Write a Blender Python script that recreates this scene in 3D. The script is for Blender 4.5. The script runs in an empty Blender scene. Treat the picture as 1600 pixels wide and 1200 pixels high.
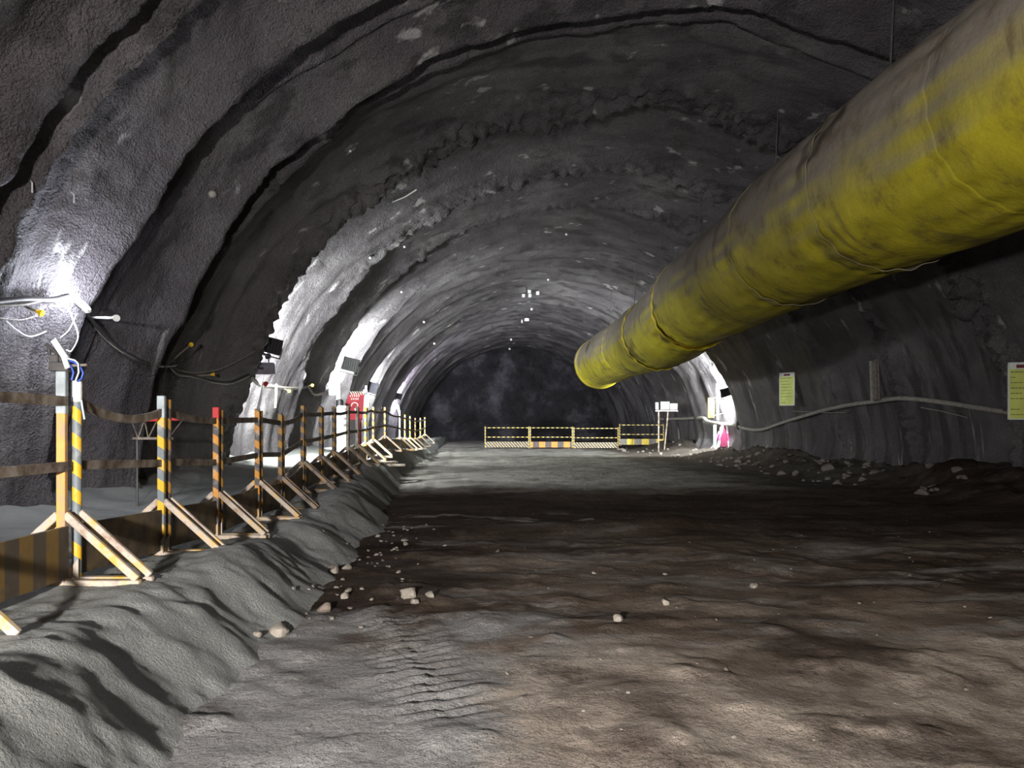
import bpy, math, random
import numpy as np
from mathutils import Vector, Matrix
from mathutils.bvhtree import BVHTree

random.seed(7)
scene = bpy.context.scene
col = scene.collection
PI = math.pi
CAM = Vector((0.0, 0.0, 1.3))
F, VX, VY = 1150.0, 760.0, 663.0

# ------------------------------------------------------------------ noise
def _hash(i, j, k, s):
    n = (i * 73856093) ^ (j * 19349663) ^ (k * 83492791) ^ (s * 2654435761)
    n = (n ^ (n >> 13)) * 1274126177
    n = n & 0xffffffff
    n = (n ^ (n >> 16)) & 0xffff
    return n / 65535.0

def vnoise(x, y, z, s=0):
    x = np.asarray(x, float); y = np.asarray(y, float); z = np.asarray(z, float)
    xi = np.floor(x).astype(np.int64); yi = np.floor(y).astype(np.int64); zi = np.floor(z).astype(np.int64)
    fx = x - xi; fy = y - yi; fz = z - zi
    fx = fx * fx * (3 - 2 * fx); fy = fy * fy * (3 - 2 * fy); fz = fz * fz * (3 - 2 * fz)
    def h(a, b, c): return _hash(xi + a, yi + b, zi + c, s)
    x00 = h(0,0,0) * (1-fx) + h(1,0,0) * fx
    x10 = h(0,1,0) * (1-fx) + h(1,1,0) * fx
    x01 = h(0,0,1) * (1-fx) + h(1,0,1) * fx
    x11 = h(0,1,1) * (1-fx) + h(1,1,1) * fx
    y0 = x00 * (1-fy) + x10 * fy
    y1 = x01 * (1-fy) + x11 * fy
    return (y0 * (1-fz) + y1 * fz) * 2 - 1

def fbm(x, y, z, octv=4, s=0, gain=0.5):
    t = 0; a = 1.0; f = 1.0
    for o in range(octv):
        t = t + a * vnoise(x * f + 17.3 * o, y * f + 5.1 * o, z * f + 9.7 * o, s + o)
        a *= gain; f *= 2.03
    return t

def smooth(e0, e1, x):
    t = np.clip((x - e0) / (e1 - e0), 0, 1)
    return t * t * (3 - 2 * t)

# ------------------------------------------------------------------ materials
def new_mat(name):
    m = bpy.data.materials.new(name); m.use_nodes = True
    nt = m.node_tree
    b = nt.nodes['Principled BSDF']
    return m, nt, b

def N(nt, t, **kw):
    n = nt.nodes.new(t)
    for k, v in kw.items():
        if k in n.inputs.keys() if isinstance(k, str) else False:
            n.inputs[k].default_value = v
        else:
            setattr(n, k, v)
    return n

def noise_node(nt, vec, scale, detail=4, rough=0.55):
    n = nt.nodes.new('ShaderNodeTexNoise')
    n.inputs['Scale'].default_value = scale
    n.inputs['Detail'].default_value = detail
    n.inputs['Roughness'].default_value = rough
    nt.links.new(vec, n.inputs['Vector'])
    return n.outputs['Fac']

def ramp(nt, fac, stops, interp='LINEAR'):
    r = nt.nodes.new('ShaderNodeValToRGB')
    cr = r.color_ramp; cr.interpolation = interp
    while len(cr.elements) < len(stops): cr.elements.new(0.5)
    for e, (p, c) in zip(cr.elements, stops):
        e.position = p; e.color = (c[0], c[1], c[2], 1) if len(c) > 2 else (c[0],) * 3 + (1,)
    nt.links.new(fac, r.inputs['Fac'])
    return r.outputs['Color']

def mixc(nt, fac, a, b, mode='MIX'):
    n = nt.nodes.new('ShaderNodeMix'); n.data_type = 'RGBA'; n.blend_type = mode
    def put(sock, v):
        if hasattr(v, 'is_output'): nt.links.new(v, sock)
        elif isinstance(v, (int, float)): sock.default_value = v
        else: sock.default_value = (v[0], v[1], v[2], 1)
    put(n.inputs[0], fac); put(n.inputs[6], a); put(n.inputs[7], b)
    return n.outputs[2]

def math_node(nt, op, a, b=0.0):
    n = nt.nodes.new('ShaderNodeMath'); n.operation = op
    for i, v in enumerate((a, b)):
        if hasattr(v, 'is_output'): nt.links.new(v, n.inputs[i])
        else: n.inputs[i].default_value = v
    return n.outputs[0]

def maprange(nt, v, a, b, c=0.0, d=1.0):
    n = nt.nodes.new('ShaderNodeMapRange'); n.interpolation_type = 'SMOOTHSTEP'
    nt.links.new(v, n.inputs['Value'])
    n.inputs['From Min'].default_value = a; n.inputs['From Max'].default_value = b
    n.inputs['To Min'].default_value = c; n.inputs['To Max'].default_value = d
    return n.outputs['Result']

def objvec(nt, scale=(1,1,1)):
    t = nt.nodes.new('ShaderNodeTexCoord')
    mp = nt.nodes.new('ShaderNodeMapping')
    mp.inputs['Scale'].default_value = scale
    nt.links.new(t.outputs['Object'], mp.inputs['Vector'])
    return mp.outputs['Vector'], t.outputs['Object']

def bump(nt, b, h, strength, dist, prev=None):
    n = nt.nodes.new('ShaderNodeBump')
    n.inputs['Strength'].default_value = strength; n.inputs['Distance'].default_value = dist
    nt.links.new(h, n.inputs['Height'])
    if prev: nt.links.new(prev, n.inputs['Normal'])
    nt.links.new(n.outputs['Normal'], b.inputs['Normal'])
    return n.outputs['Normal']

def plain(name, c, rough=0.6, metal=0.0, vary=0.25, scale=9.0, bmp=0.0):
    m, nt, b = new_mat(name)
    v, _ = objvec(nt)
    f = noise_node(nt, v, scale)
    lo = tuple(x * (1 - vary) for x in c); hi = tuple(min(1, x * (1 + vary)) for x in c)
    nt.links.new(ramp(nt, f, [(0.3, lo), (0.7, hi)]), b.inputs['Base Color'])
    b.inputs['Roughness'].default_value = rough; b.inputs['Metallic'].default_value = metal
    if bmp: bump(nt, b, noise_node(nt, v, scale * 6), bmp, 0.01)
    return m

def emit(name, c, s):
    m, nt, b = new_mat(name)
    b.inputs['Base Color'].default_value = (*c, 1)
    b.inputs['Emission Color'].default_value = (*c, 1)
    b.inputs['Emission Strength'].default_value = s
    return m

def shotcrete():
    m, nt, b = new_mat('shotcrete')
    v, o = objvec(nt)
    vs, _ = objvec(nt, (0.9, 1.6, 0.12))
    big = noise_node(nt, v, 0.55, 5, 0.6)
    c = ramp(nt, big, [(0.25, (0.064, 0.053, 0.062)), (0.5, (0.122, 0.109, 0.119)), (0.75, (0.215, 0.20, 0.204))])
    speck = noise_node(nt, v, 30, 4, 0.7)
    c = mixc(nt, 0.55, c, ramp(nt, speck, [(0.25, (0.25,)), (0.7, (1.0,))]), 'MULTIPLY')
    # damp stains and mineral runs down the lining
    run = noise_node(nt, vs, 1.3, 5, 0.62)
    c = mixc(nt, math_node(nt, 'MULTIPLY', maprange(nt, run, 0.50, 0.62), 0.78), c, (0.035, 0.030, 0.034))
    run2 = noise_node(nt, objvec(nt, (1.7, 2.6, 0.2))[0], 1.1, 3, 0.55)
    c = mixc(nt, math_node(nt, 'MULTIPLY', maprange(nt, run2, 0.64, 0.72), 0.6), c, (0.55, 0.53, 0.53))
    nt.links.new(c, b.inputs['Base Color'])
    nt.links.new(maprange(nt, run, 0.4, 0.65, 0.8, 0.45), b.inputs['Roughness'])
    b.inputs['Specular IOR Level'].default_value = 0.4
    h1 = noise_node(nt, v, 9, 5, 0.65)
    h2 = noise_node(nt, v, 38, 3, 0.6)
    p = bump(nt, b, h1, 0.7, 0.11)
    bump(nt, b, h2, 0.9, 0.05, p)
    return m

def rock_face():
    m, nt, b = new_mat('blasted_rock')
    v, _ = objvec(nt)
    f = noise_node(nt, v, 0.45, 6, 0.65)
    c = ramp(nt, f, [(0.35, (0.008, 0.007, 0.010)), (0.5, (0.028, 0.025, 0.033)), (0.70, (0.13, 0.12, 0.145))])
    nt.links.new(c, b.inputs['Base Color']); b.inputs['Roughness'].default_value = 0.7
    bump(nt, b, noise_node(nt, v, 3, 6, 0.7), 0.8, 0.4)
    return m

def sand_mat():
    m, nt, b = new_mat('grey_sand')
    v, _ = objvec(nt)
    f = noise_node(nt, v, 1.4, 5)
    c = ramp(nt, f, [(0.3, (0.30, 0.305, 0.295)), (0.7, (0.44, 0.445, 0.43))])
    g = noise_node(nt, v, 130, 3, 0.75)
    c = mixc(nt, 0.6, c, ramp(nt, g, [(0.3, (0.5,)), (0.7, (1.15,))]), 'MULTIPLY')
    nt.links.new(c, b.inputs['Base Color']); b.inputs['Roughness'].default_value = 0.95
    b.inputs['Specular IOR Level'].default_value = 0.15
    p = bump(nt, b, noise_node(nt, v, 55, 4, 0.75), 0.9, 0.035)
    return m

def road_mat():
    m, nt, b = new_mat('dirt_road')
    v, o = objvec(nt)
    vs, _ = objvec(nt, (0.35, 1.0, 1.0))
    sep = nt.nodes.new('ShaderNodeSeparateXYZ'); nt.links.new(o, sep.inputs[0])
    X, Y = sep.outputs['X'], sep.outputs['Y']
    f = noise_node(nt, vs, 1.1, 6, 0.62)
    c = ramp(nt, f, [(0.32, (0.06, 0.038, 0.026)), (0.5, (0.20, 0.15, 0.118)), (0.72, (0.42, 0.35, 0.29))])
    c = mixc(nt, maprange(nt, noise_node(nt, vs, 1.9, 6, 0.68), 0.48, 0.62), c, (0.36, 0.325, 0.30))
    # drier grey crust beyond the wet stretch
    wob = math_node(nt, 'MULTIPLY', math_node(nt, 'SUBTRACT', noise_node(nt, vs, 0.5, 5), 0.5), 9.0)
    yy = math_node(nt, 'ADD', Y, wob)
    dry = maprange(nt, yy, 13.5, 15.5)
    c = mixc(nt, dry, c, ramp(nt, noise_node(nt, v, 1.2, 5), [(0.35, (0.27, 0.25, 0.23)), (0.65, (0.50, 0.48, 0.45))]))
    # soaked reddish mud
    wob2 = math_node(nt, 'MULTIPLY', math_node(nt, 'SUBTRACT', noise_node(nt, v, 0.9, 5), 0.5), 4.0)
    y2 = math_node(nt, 'ADD', Y, wob2)
    wet = math_node(nt, 'MULTIPLY', maprange(nt, y2, 7.2, 9.5), maprange(nt, y2, 12.5, 15.5, 1.0, 0.0))
    x2 = math_node(nt, 'ADD', X, wob2)
    wetr = math_node(nt, 'MULTIPLY', maprange(nt, x2, 4.4, 6.5), maprange(nt, yy, 9.0, 13.0))
    wet = math_node(nt, 'MAXIMUM', wet, wetr)
    edge = math_node(nt, 'MULTIPLY', maprange(nt, x2, -0.1, -0.8), math_node(nt, 'MULTIPLY', maprange(nt, y2, 4.4, 5.2), maprange(nt, y2, 10.0, 12.0, 1.0, 0.0)))
    wet = math_node(nt, 'MAXIMUM', wet, edge)
    c = mixc(nt, math_node(nt, 'MULTIPLY', wet, 0.8), c, ramp(nt, f, [(0.3, (0.016, 0.009, 0.006)), (0.7, (0.06, 0.037, 0.025))]))
    # grey sand spilt over the road by the bank, pale clay next to it
    s1 = math_node(nt, 'MULTIPLY', maprange(nt, x2, 0.55, -0.1), maprange(nt, y2, 5.2, 4.2, 0.0, 1.0))
    c = mixc(nt, math_node(nt, 'MULTIPLY', s1, 0.9), c, (0.42, 0.415, 0.41))
    s2 = math_node(nt, 'MULTIPLY', maprange(nt, y2, 4.6, 3.6), maprange(nt, x2, -0.2, 0.4))
    c = mixc(nt, math_node(nt, 'MULTIPLY', s2, 0.8), c, ramp(nt, noise_node(nt, v, 2.2, 5), [(0.35, (0.24, 0.19, 0.16)), (0.6, (0.74, 0.63, 0.53))]))
    pale = math_node(nt, 'MULTIPLY', maprange(nt, noise_node(nt, vs, 2.4, 5), 0.52, 0.6), math_node(nt, 'MULTIPLY', maprange(nt, Y, 8.9, 9.4), maprange(nt, Y, 11.0, 10.2)))
    pale = math_node(nt, 'MULTIPLY', pale, maprange(nt, X, 2.6, 1.0))
    c = mixc(nt, math_node(nt, 'MULTIPLY', pale, 0.85), c, (0.46, 0.43, 0.40))
    bl = noise_node(nt, v, 0.75, 6, 0.66)
    c = mixc(nt, math_node(nt, 'MULTIPLY', maprange(nt, bl, 0.52, 0.64), math_node(nt, 'SUBTRACT', 0.72, math_node(nt, 'MULTIPLY', dry, 0.5))), c, (0.05, 0.033, 0.025))
    g = noise_node(nt, v, 60, 4, 0.7)
    c = mixc(nt, 0.5, c, ramp(nt, g, [(0.3, (0.4,)), (0.7, (1.0,))]), 'MULTIPLY')
    peb = nt.nodes.new('ShaderNodeTexVoronoi'); peb.inputs['Scale'].default_value = 14
    nt.links.new(v, peb.inputs['Vector'])
    pm = math_node(nt, 'MULTIPLY', maprange(nt, peb.outputs['Distance'], 0.22, 0.12), maprange(nt, noise_node(nt, v, 2.2, 3), 0.54, 0.66))
    c = mixc(nt, math_node(nt, 'MULTIPLY', pm, 0.75), c, (0.42, 0.38, 0.34))
    nt.links.new(c, b.inputs['Base Color'])
    nt.links.new(math_node(nt, 'SUBTRACT', 0.95, math_node(nt, 'MULTIPLY', wet, 0.15)), b.inputs['Roughness'])
    b.inputs['Specular IOR Level'].default_value = 0.12
    p = bump(nt, b, noise_node(nt, v, 6, 7, 0.72), 1.0, 0.13)
    p = bump(nt, b, noise_node(nt, v, 45, 3, 0.7), 0.6, 0.02, p)
    bump(nt, b, pm, 0.5, 0.02, p)
    return m

def stripe_mat(name, ca, cb, worn, freq, wear=0.5, axis=(0.6, 0.6, 1.0), rough=0.55):
    m, nt, b = new_mat(name)
    v, o = objvec(nt)
    d = nt.nodes.new('ShaderNodeVectorMath'); d.operation = 'DOT_PRODUCT'
    nt.links.new(o, d.inputs[0]); d.inputs[1].default_value = axis
    s = math_node(nt, 'FRACT', math_node(nt, 'MULTIPLY', d.outputs['Value'], freq))
    st = math_node(nt, 'GREATER_THAN', s, 0.5)
    c = mixc(nt, st, ca, cb)
    w = noise_node(nt, v, 11, 5, 0.65)
    c = mixc(nt, math_node(nt, 'MULTIPLY', maprange(nt, w, 0.5, 0.68), wear), c, worn)
    c = mixc(nt, math_node(nt, 'MULTIPLY', maprange(nt, noise_node(nt, v, 23, 5, 0.7), 0.55, 0.72), 0.6), c, (0.09, 0.055, 0.035))
    nt.links.new(c, b.inputs['Base Color']); b.inputs['Roughness'].default_value = rough
    bump(nt, b, w, 0.2, 0.01)
    return m

def worn_paint(name, c1, c2, c3, scale=8, rough=0.6):
    m, nt, b = new_mat(name)
    v, _ = objvec(nt)
    f = noise_node(nt, v, scale, 5, 0.65)
    nt.links.new(ramp(nt, f, [(0.36, c1), (0.5, c2), (0.64, c3)]), b.inputs['Base Color'])
    b.inputs['Roughness'].default_value = rough
    bump(nt, b, f, 0.2, 0.01)
    return m

def duct_mat():
    m, nt, b = new_mat('yellow_duct_fabric')
    v, _ = objvec(nt)
    vs, _ = objvec(nt, (1.0, 0.6, 1.0))
    f = noise_node(nt, v, 1.1, 5, 0.6)
    c = ramp(nt, f, [(0.3, (0.235, 0.20, 0.012)), (0.6, (0.40, 0.345, 0.018)), (0.8, (0.50, 0.43, 0.04))])
    # rock dust lying on the upper side
    geo = nt.nodes.new('ShaderNodeNewGeometry')
    sep = nt.nodes.new('ShaderNodeSeparateXYZ'); nt.links.new(geo.outputs['Normal'], sep.inputs[0])
    zz = math_node(nt, 'ADD', sep.outputs['Z'], math_node(nt, 'MULTIPLY', math_node(nt, 'SUBTRACT', noise_node(nt, vs, 1.6, 5), 0.5), 0.5))
    dust = maprange(nt, zz, -0.48, 0.18)
    c = mixc(nt, math_node(nt, 'MULTIPLY', dust, 0.93), c, (0.20, 0.172, 0.158))
    st = noise_node(nt, v, 2.3, 6, 0.7)
    c = mixc(nt, math_node(nt, 'MULTIPLY', maprange(nt, st, 0.50, 0.70), 0.68), c, (0.085, 0.055, 0.025))
    rs = noise_node(nt, objvec(nt, (0.6, 2.6, 0.6))[0], 1.0, 5, 0.65)
    c = mixc(nt, math_node(nt, 'MULTIPLY', maprange(nt, rs, 0.58, 0.68), 0.55), c, (0.075, 0.045, 0.03))
    bl = noise_node(nt, v, 0.8, 3, 0.6)
    c = mixc(nt, math_node(nt, 'MULTIPLY', maprange(nt, bl, 0.62, 0.70), 0.8), c, (0.035, 0.025, 0.012))
    g = noise_node(nt, v, 45, 3, 0.6)
    c = mixc(nt, 0.35, c, ramp(nt, g, [(0.3, (0.5,)), (0.7, (1.0,))]), 'MULTIPLY')
    nt.links.new(c, b.inputs['Base Color']); b.inputs['Roughness'].default_value = 0.6
    b.inputs['Specular IOR Level'].default_value = 0.3
    bump(nt, b, noise_node(nt, v, 3.5, 4, 0.6), 0.35, 0.06)
    return m

M = {}
M['shot'] = shotcrete(); M['rock'] = rock_face(); M['sand'] = sand_mat(); M['road'] = road_mat(); M['duct'] = duct_mat()
M['duct_seam'] = plain('yellow_seam', (0.62, 0.47, 0.02), 0.5, 0, 0.3, 5)
YEL, GRY, WHT = (0.72, 0.42, 0.02), (0.17, 0.20, 0.22), (0.55, 0.50, 0.45)
M['stripe'] = stripe_mat('striped_paint', YEL, GRY, WHT, 6.2, 0.35)
M['stripe_orange'] = stripe_mat('striped_orange_paint', (0.62, 0.27, 0.03), (0.10, 0.09, 0.09), WHT, 6.2, 0.45)
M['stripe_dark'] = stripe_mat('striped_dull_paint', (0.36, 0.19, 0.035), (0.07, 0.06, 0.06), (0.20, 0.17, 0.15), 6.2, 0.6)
M['stripe_fine'] = stripe_mat('striped_board_paint', (0.42, 0.32, 0.20), (0.035, 0.03, 0.03), WHT, 6.5, 0.3, (1.0, 0.0, 0.9))
M['stripe_rail'] = stripe_mat('striped_rail_paint', (0.70, 0.50, 0.10), (0.05, 0.04, 0.04), WHT, 4.0, 0.3, (1.0, 0.0, 0.0))
M['block_orange'] = stripe_mat('orange_block_paint', (0.78, 0.26, 0.04), (0.09, 0.07, 0.07), WHT, 1.55, 0.2, (1.0, 0.0, 0.0))
M['block_yellow'] = stripe_mat('yellow_block_paint', (0.70, 0.50, 0.05), (0.15, 0.13, 0.12), WHT, 1.3, 0.3, (1.0, 0.0, 0.0))
M['plate'] = stripe_mat('kick_plate_paint', (0.19, 0.115, 0.03), (0.075, 0.06, 0.045), (0.12, 0.09, 0.06), 4.2, 0.8, (0.0, 1.0, 0.0))
M['plate_plain'] = worn_paint('dull_kick_plate', (0.055, 0.04, 0.028), (0.10, 0.075, 0.05), (0.17, 0.12, 0.06), 5)
M['orange'] = worn_paint('orange_primer', (0.45, 0.30, 0.20), (0.66, 0.36, 0.10), (0.72, 0.42, 0.14))
M['white_worn'] = worn_paint('white_worn_paint', (0.34, 0.25, 0.18), (0.62, 0.56, 0.50), (0.75, 0.72, 0.68))
M['brace'] = worn_paint('worn_brace_paint', (0.32, 0.22, 0.15), (0.52, 0.46, 0.40), (0.66, 0.40, 0.08), 6)
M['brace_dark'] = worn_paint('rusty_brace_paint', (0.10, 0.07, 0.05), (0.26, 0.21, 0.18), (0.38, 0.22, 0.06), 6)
M['galv'] = plain('galvanised_steel', (0.42, 0.47, 0.50), 0.45, 0.3, 0.25, 14)
M['rail'] = worn_paint('rail_paint', (0.08, 0.06, 0.045), (0.20, 0.155, 0.12), (0.34, 0.29, 0.24), 7)
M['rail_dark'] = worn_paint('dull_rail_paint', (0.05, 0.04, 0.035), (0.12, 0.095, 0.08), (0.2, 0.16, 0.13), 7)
M['red'] = plain('red_paint', (0.55, 0.03, 0.035), 0.5, 0, 0.25)
M['red_board'] = plain('red_board_paint', (0.17, 0.006, 0.014), 0.5, 0, 0.2, 5)
M['red_board'].node_tree.nodes['Principled BSDF'].inputs['Specular IOR Level'].default_value = 0.08
M['white'] = plain('white_paint', (0.75, 0.75, 0.74), 0.5, 0, 0.08)
M['black'] = plain('black_housing', (0.015, 0.014, 0.016), 0.5, 0, 0.2)
M['greybox'] = plain('grey_housing', (0.16, 0.15, 0.19), 0.5, 0, 0.15)
M['lightgrey'] = plain('pale_grey_housing', (0.075, 0.075, 0.075), 0.5, 0, 0.15)
M['paleblue'] = plain('pale_blue_box', (0.52, 0.62, 0.66), 0.5, 0, 0.1)
M['cable'] = plain('black_cable', (0.045, 0.04, 0.042), 0.5, 0, 0.3, 20)
M['hose'] = plain('dusty_hose', (0.24, 0.22, 0.20), 0.75, 0, 0.3, 14)
M['wirewhite'] = plain('white_cord', (0.62, 0.64, 0.66), 0.5, 0, 0.1)
M['wireblue'] = plain('blue_cord', (0.03, 0.08, 0.42), 0.4, 0, 0.1)
M['yellowcap'] = plain('yellow_plastic', (0.80, 0.52, 0.02), 0.4, 0, 0.1)
M['rod'] = plain('dusty_rod', (0.20, 0.17, 0.14), 0.7, 0.2, 0.3, 14)
M['steel'] = plain('dark_steel', (0.10, 0.095, 0.095), 0.5, 0.4, 0.3)
M['sign'] = plain('yellow_green_sign', (0.60, 0.66, 0.16), 0.5, 0, 0.12, 4)
M['sign_frame'] = plain('white_sign_frame', (0.68, 0.72, 0.70), 0.5, 0, 0.08)
M['ink'] = plain('sign_print', (0.05, 0.055, 0.02), 0.6, 0, 0.1)
M['maroon'] = plain('maroon_print', (0.16, 0.02, 0.03), 0.6, 0, 0.1)
M['orange_sign'] = plain('orange_sign', (0.72, 0.36, 0.05), 0.5, 0, 0.15, 6)
M['magenta'] = plain('magenta_cloth', (0.10, 0.0, 0.025), 0.7, 0, 0.2)
M['pinkpole'] = stripe_mat('red_white_pole_paint', (0.80, 0.74, 0.76), (0.55, 0.03, 0.15), (0.8, 0.7, 0.7), 1.6, 0.2, (0.0, 0.0, 1.0))
M['stone'] = plain('pale_stone', (0.30, 0.265, 0.225), 0.9, 0, 0.3, 12, 0.4)
M['stone_dark'] = plain('brown_stone', (0.20, 0.16, 0.13), 0.9, 0, 0.35, 12, 0.4)
M['clod'] = plain('shotcrete_rubble', (0.15, 0.125, 0.11), 0.95, 0, 0.3, 10, 0.4)
M['tube_on'] = emit('lit_tube', (0.84, 0.90, 1.0), 330.0)
M['tube_dim'] = emit('lit_tube_dim', (0.84, 0.90, 1.0), 230.0)
M['flood_on'] = emit('lit_lens', (0.93, 1.0, 0.97), 30.0)
M['lens_off'] = plain('dark_lens', (0.05, 0.05, 0.06), 0.2, 0, 0.1)
M['board'] = worn_paint('bare_board', (0.30, 0.24, 0.19), (0.45, 0.38, 0.31), (0.6, 0.52, 0.44), 6)

# ------------------------------------------------------------------ mesh building
class MB:
    def __init__(self): self.v = []; self.f = []; self.mi = []
    def add(self, vs, fs, mi=0):
        o = len(self.v)
        self.v += [tuple(p) for p in vs]
        self.f += [tuple(i + o for i in f) for f in fs]
        self.mi += [mi] * len(fs)
        return self
    def box(self, c, s, R=None, mi=0, bev=0.0):
        c = Vector(c); hx, hy, hz = s[0] / 2, s[1] / 2, s[2] / 2
        R = R or Matrix.Identity(3)
        if bev <= 0:
            P = [Vector((x * hx, y * hy, z * hz)) for x in (-1, 1) for y in (-1, 1) for z in (-1, 1)]
            fs = [(0,1,3,2), (4,6,7,5), (0,4,5,1), (2,3,7,6), (0,2,6,4), (1,5,7,3)]
            return self.add([c + R @ p for p in P], fs, mi)
        # chamfered box: rounded rectangle rings
        ring = []
        for (sx, sy) in ((1,1), (-1,1), (-1,-1), (1,-1)):
            a, b2 = (sx * hx, sy * (hy - bev)), (sx * (hx - bev), sy * hy)
            ring += [a, b2] if sx * sy > 0 else [b2, a]
        vs, fs = [], []
        for z, k in ((-hz, 1), (-hz + bev, 0), (hz - bev, 0), (hz, 1)):
            for (x, y) in ring:
                if k: x -= math.copysign(min(bev, abs(x)), x); y -= math.copysign(min(bev, abs(y)), y)
                vs.append(c + R @ Vector((x, y, z)))
        for l in range(3):
            for i in range(8):
                j = (i + 1) % 8
                fs.append((l*8+i, l*8+j, (l+1)*8+j, (l+1)*8+i))
        fs.append(tuple(range(7, -1, -1))); fs.append(tuple(range(24, 32)))
        return self.add(vs, fs, mi)
    def bar(self, a, b, w, h, up=(0, 0, 1), mi=0, bev=0.0):
        a = Vector(a); b = Vector(b); z = (b - a); L = z.length; z.normalize()
        u = Vector(up); x = u.cross(z)
        if x.length < 1e-4: x = Vector((1, 0, 0)).cross(z)
        x.normalize(); y = z.cross(x)
        R = Matrix((x, y, z)).transposed()
        return self.box((a + b) / 2, (w, h, L), R, mi, bev)
    def tube(self, pts, r, n=10, cap=True, mi=0):
        pts = [Vector(p) for p in pts]
        rr = r if isinstance(r, (list, tuple)) else [r] * len(pts)
        vs, fs = [], []
        t0 = (pts[1] - pts[0]).normalized()
        nrm = t0.orthogonal().normalized()
        for i, p in enumerate(pts):
            t = (pts[min(i+1, len(pts)-1)] - pts[max(i-1, 0)])
            t = t.normalized() if t.length > 1e-9 else t0
            nrm = (nrm - t * nrm.dot(t))
            nrm = nrm.normalized() if nrm.length > 1e-6 else t.orthogonal().normalized()
            bi = t.cross(nrm)
            for k in range(n):
                a = 2 * PI * k / n
                vs.append(p + (nrm * math.cos(a) + bi * math.sin(a)) * rr[i])
        for i in range(len(pts) - 1):
            for k in range(n):
                fs.append((i*n+k, i*n+(k+1) % n, (i+1)*n+(k+1) % n, (i+1)*n+k))
        if cap:
            fs.append(tuple(range(n-1, -1, -1))); fs.append(tuple((len(pts)-1)*n + k for k in range(n)))
        return self.add(vs, fs, mi)
    def prism(self, poly, depth, org, ux, uy, mi=0):
        ux = Vector(ux).normalized(); uy = Vector(uy).normalized(); w = ux.cross(uy).normalized()
        org = Vector(org); n = len(poly)
        vs = [org + ux * p[0] + uy * p[1] + w * (s * depth / 2) for s in (-1, 1) for p in poly]
        fs = [tuple(range(n-1, -1, -1)), tuple(range(n, 2*n))]
        for i in range(n):
            j = (i + 1) % n
            fs.append((i, j, n + j, n + i))
        return self.add(vs, fs, mi)
    def ball(self, c, r, seg=10, rings=7, sq=(1, 1, 1), mi=0):
        vs, fs = [], []
        c = Vector(c)
        for i in range(rings + 1):
            ph = PI * i / rings
            for k in range(seg):
                a = 2 * PI * k / seg
                vs.append(c + Vector((math.sin(ph) * math.cos(a) * r * sq[0], math.sin(ph) * math.sin(a) * r * sq[1], math.cos(ph) * r * sq[2])))
        for i in range(rings):
            for k in range(seg):
                fs.append((i*seg+k, (i+1)*seg+k, (i+1)*seg+(k+1) % seg, i*seg+(k+1) % seg))
        return self.add(vs, fs, mi)
    def build(self, name, mats, parent=None, origin=None, smooth_angle=40):
        org = Vector(origin) if origin is not None else (Vector(parent['_o']) if parent is not None else Vector((0, 0, 0)))
        me = bpy.data.meshes.new(name)
        me.from_pydata([tuple(Vector(p) - org) for p in self.v], [], self.f)
        for m in (mats if isinstance(mats, (list, tuple)) else [mats]): me.materials.append(m)
        me.polygons.foreach_set('material_index', self.mi)
        me.update()
        me.validate()
        if smooth_angle:
            me.polygons.foreach_set('use_smooth', [True] * len(me.polygons))
            me.set_sharp_from_angle(angle=math.radians(smooth_angle))
        o = bpy.data.objects.new(name, me); col.objects.link(o)
        if parent is not None:
            o.parent = parent
            po = Vector(parent['_o'])
            o.location = org - po
        else:
            o.location = org
        o['_o'] = tuple(org)
        return o

def empty(name, loc):
    o = bpy.data.objects.new(name, None); col.objects.link(o)
    o.empty_display_size = 0.1
    o.location = loc; o['_o'] = tuple(loc)
    return o

def tag(o, label=None, cat=None, group=None, kind=None):
    if label: o['label'] = label
    if cat: o['category'] = cat
    if group: o['group'] = group
    if kind: o['kind'] = kind
    return o

def thing(name, loc, label, cat, group=None):
    return tag(empty(name, loc), label, cat, group)

def at(px, py, y):
    return Vector(((px - VX) / F * y, y, CAM.z + (VY - py) / F * y))

def grid_mesh(name, P, mat, keep=None):
    ny, nx = P.shape[:2]
    idx = np.arange(ny * nx).reshape(ny, nx)
    q = np.stack([idx[:-1, :-1], idx[:-1, 1:], idx[1:, 1:], idx[1:, :-1]], -1).reshape(-1, 4)
    me = bpy.data.meshes.new(name)
    me.vertices.add(ny * nx); me.vertices.foreach_set('co', P.reshape(-1).astype(np.float32))
    me.loops.add(q.size); me.loops.foreach_set('vertex_index', q.reshape(-1).astype(np.int32))
    me.polygons.add(len(q))
    me.polygons.foreach_set('loop_start', np.arange(0, q.size, 4, dtype=np.int32))
    me.polygons.foreach_set('loop_total', np.full(len(q), 4, dtype=np.int32))
    me.update(calc_edges=True)
    me.polygons.foreach_set('use_smooth', np.ones(len(q), dtype=bool))
    me.materials.append(mat)
    o = bpy.data.objects.new(name, me); col.objects.link(o)
    return o

# ------------------------------------------------------------------ the tunnel lining
XC, A, B = 2.2, 7.75, 7.3
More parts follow.
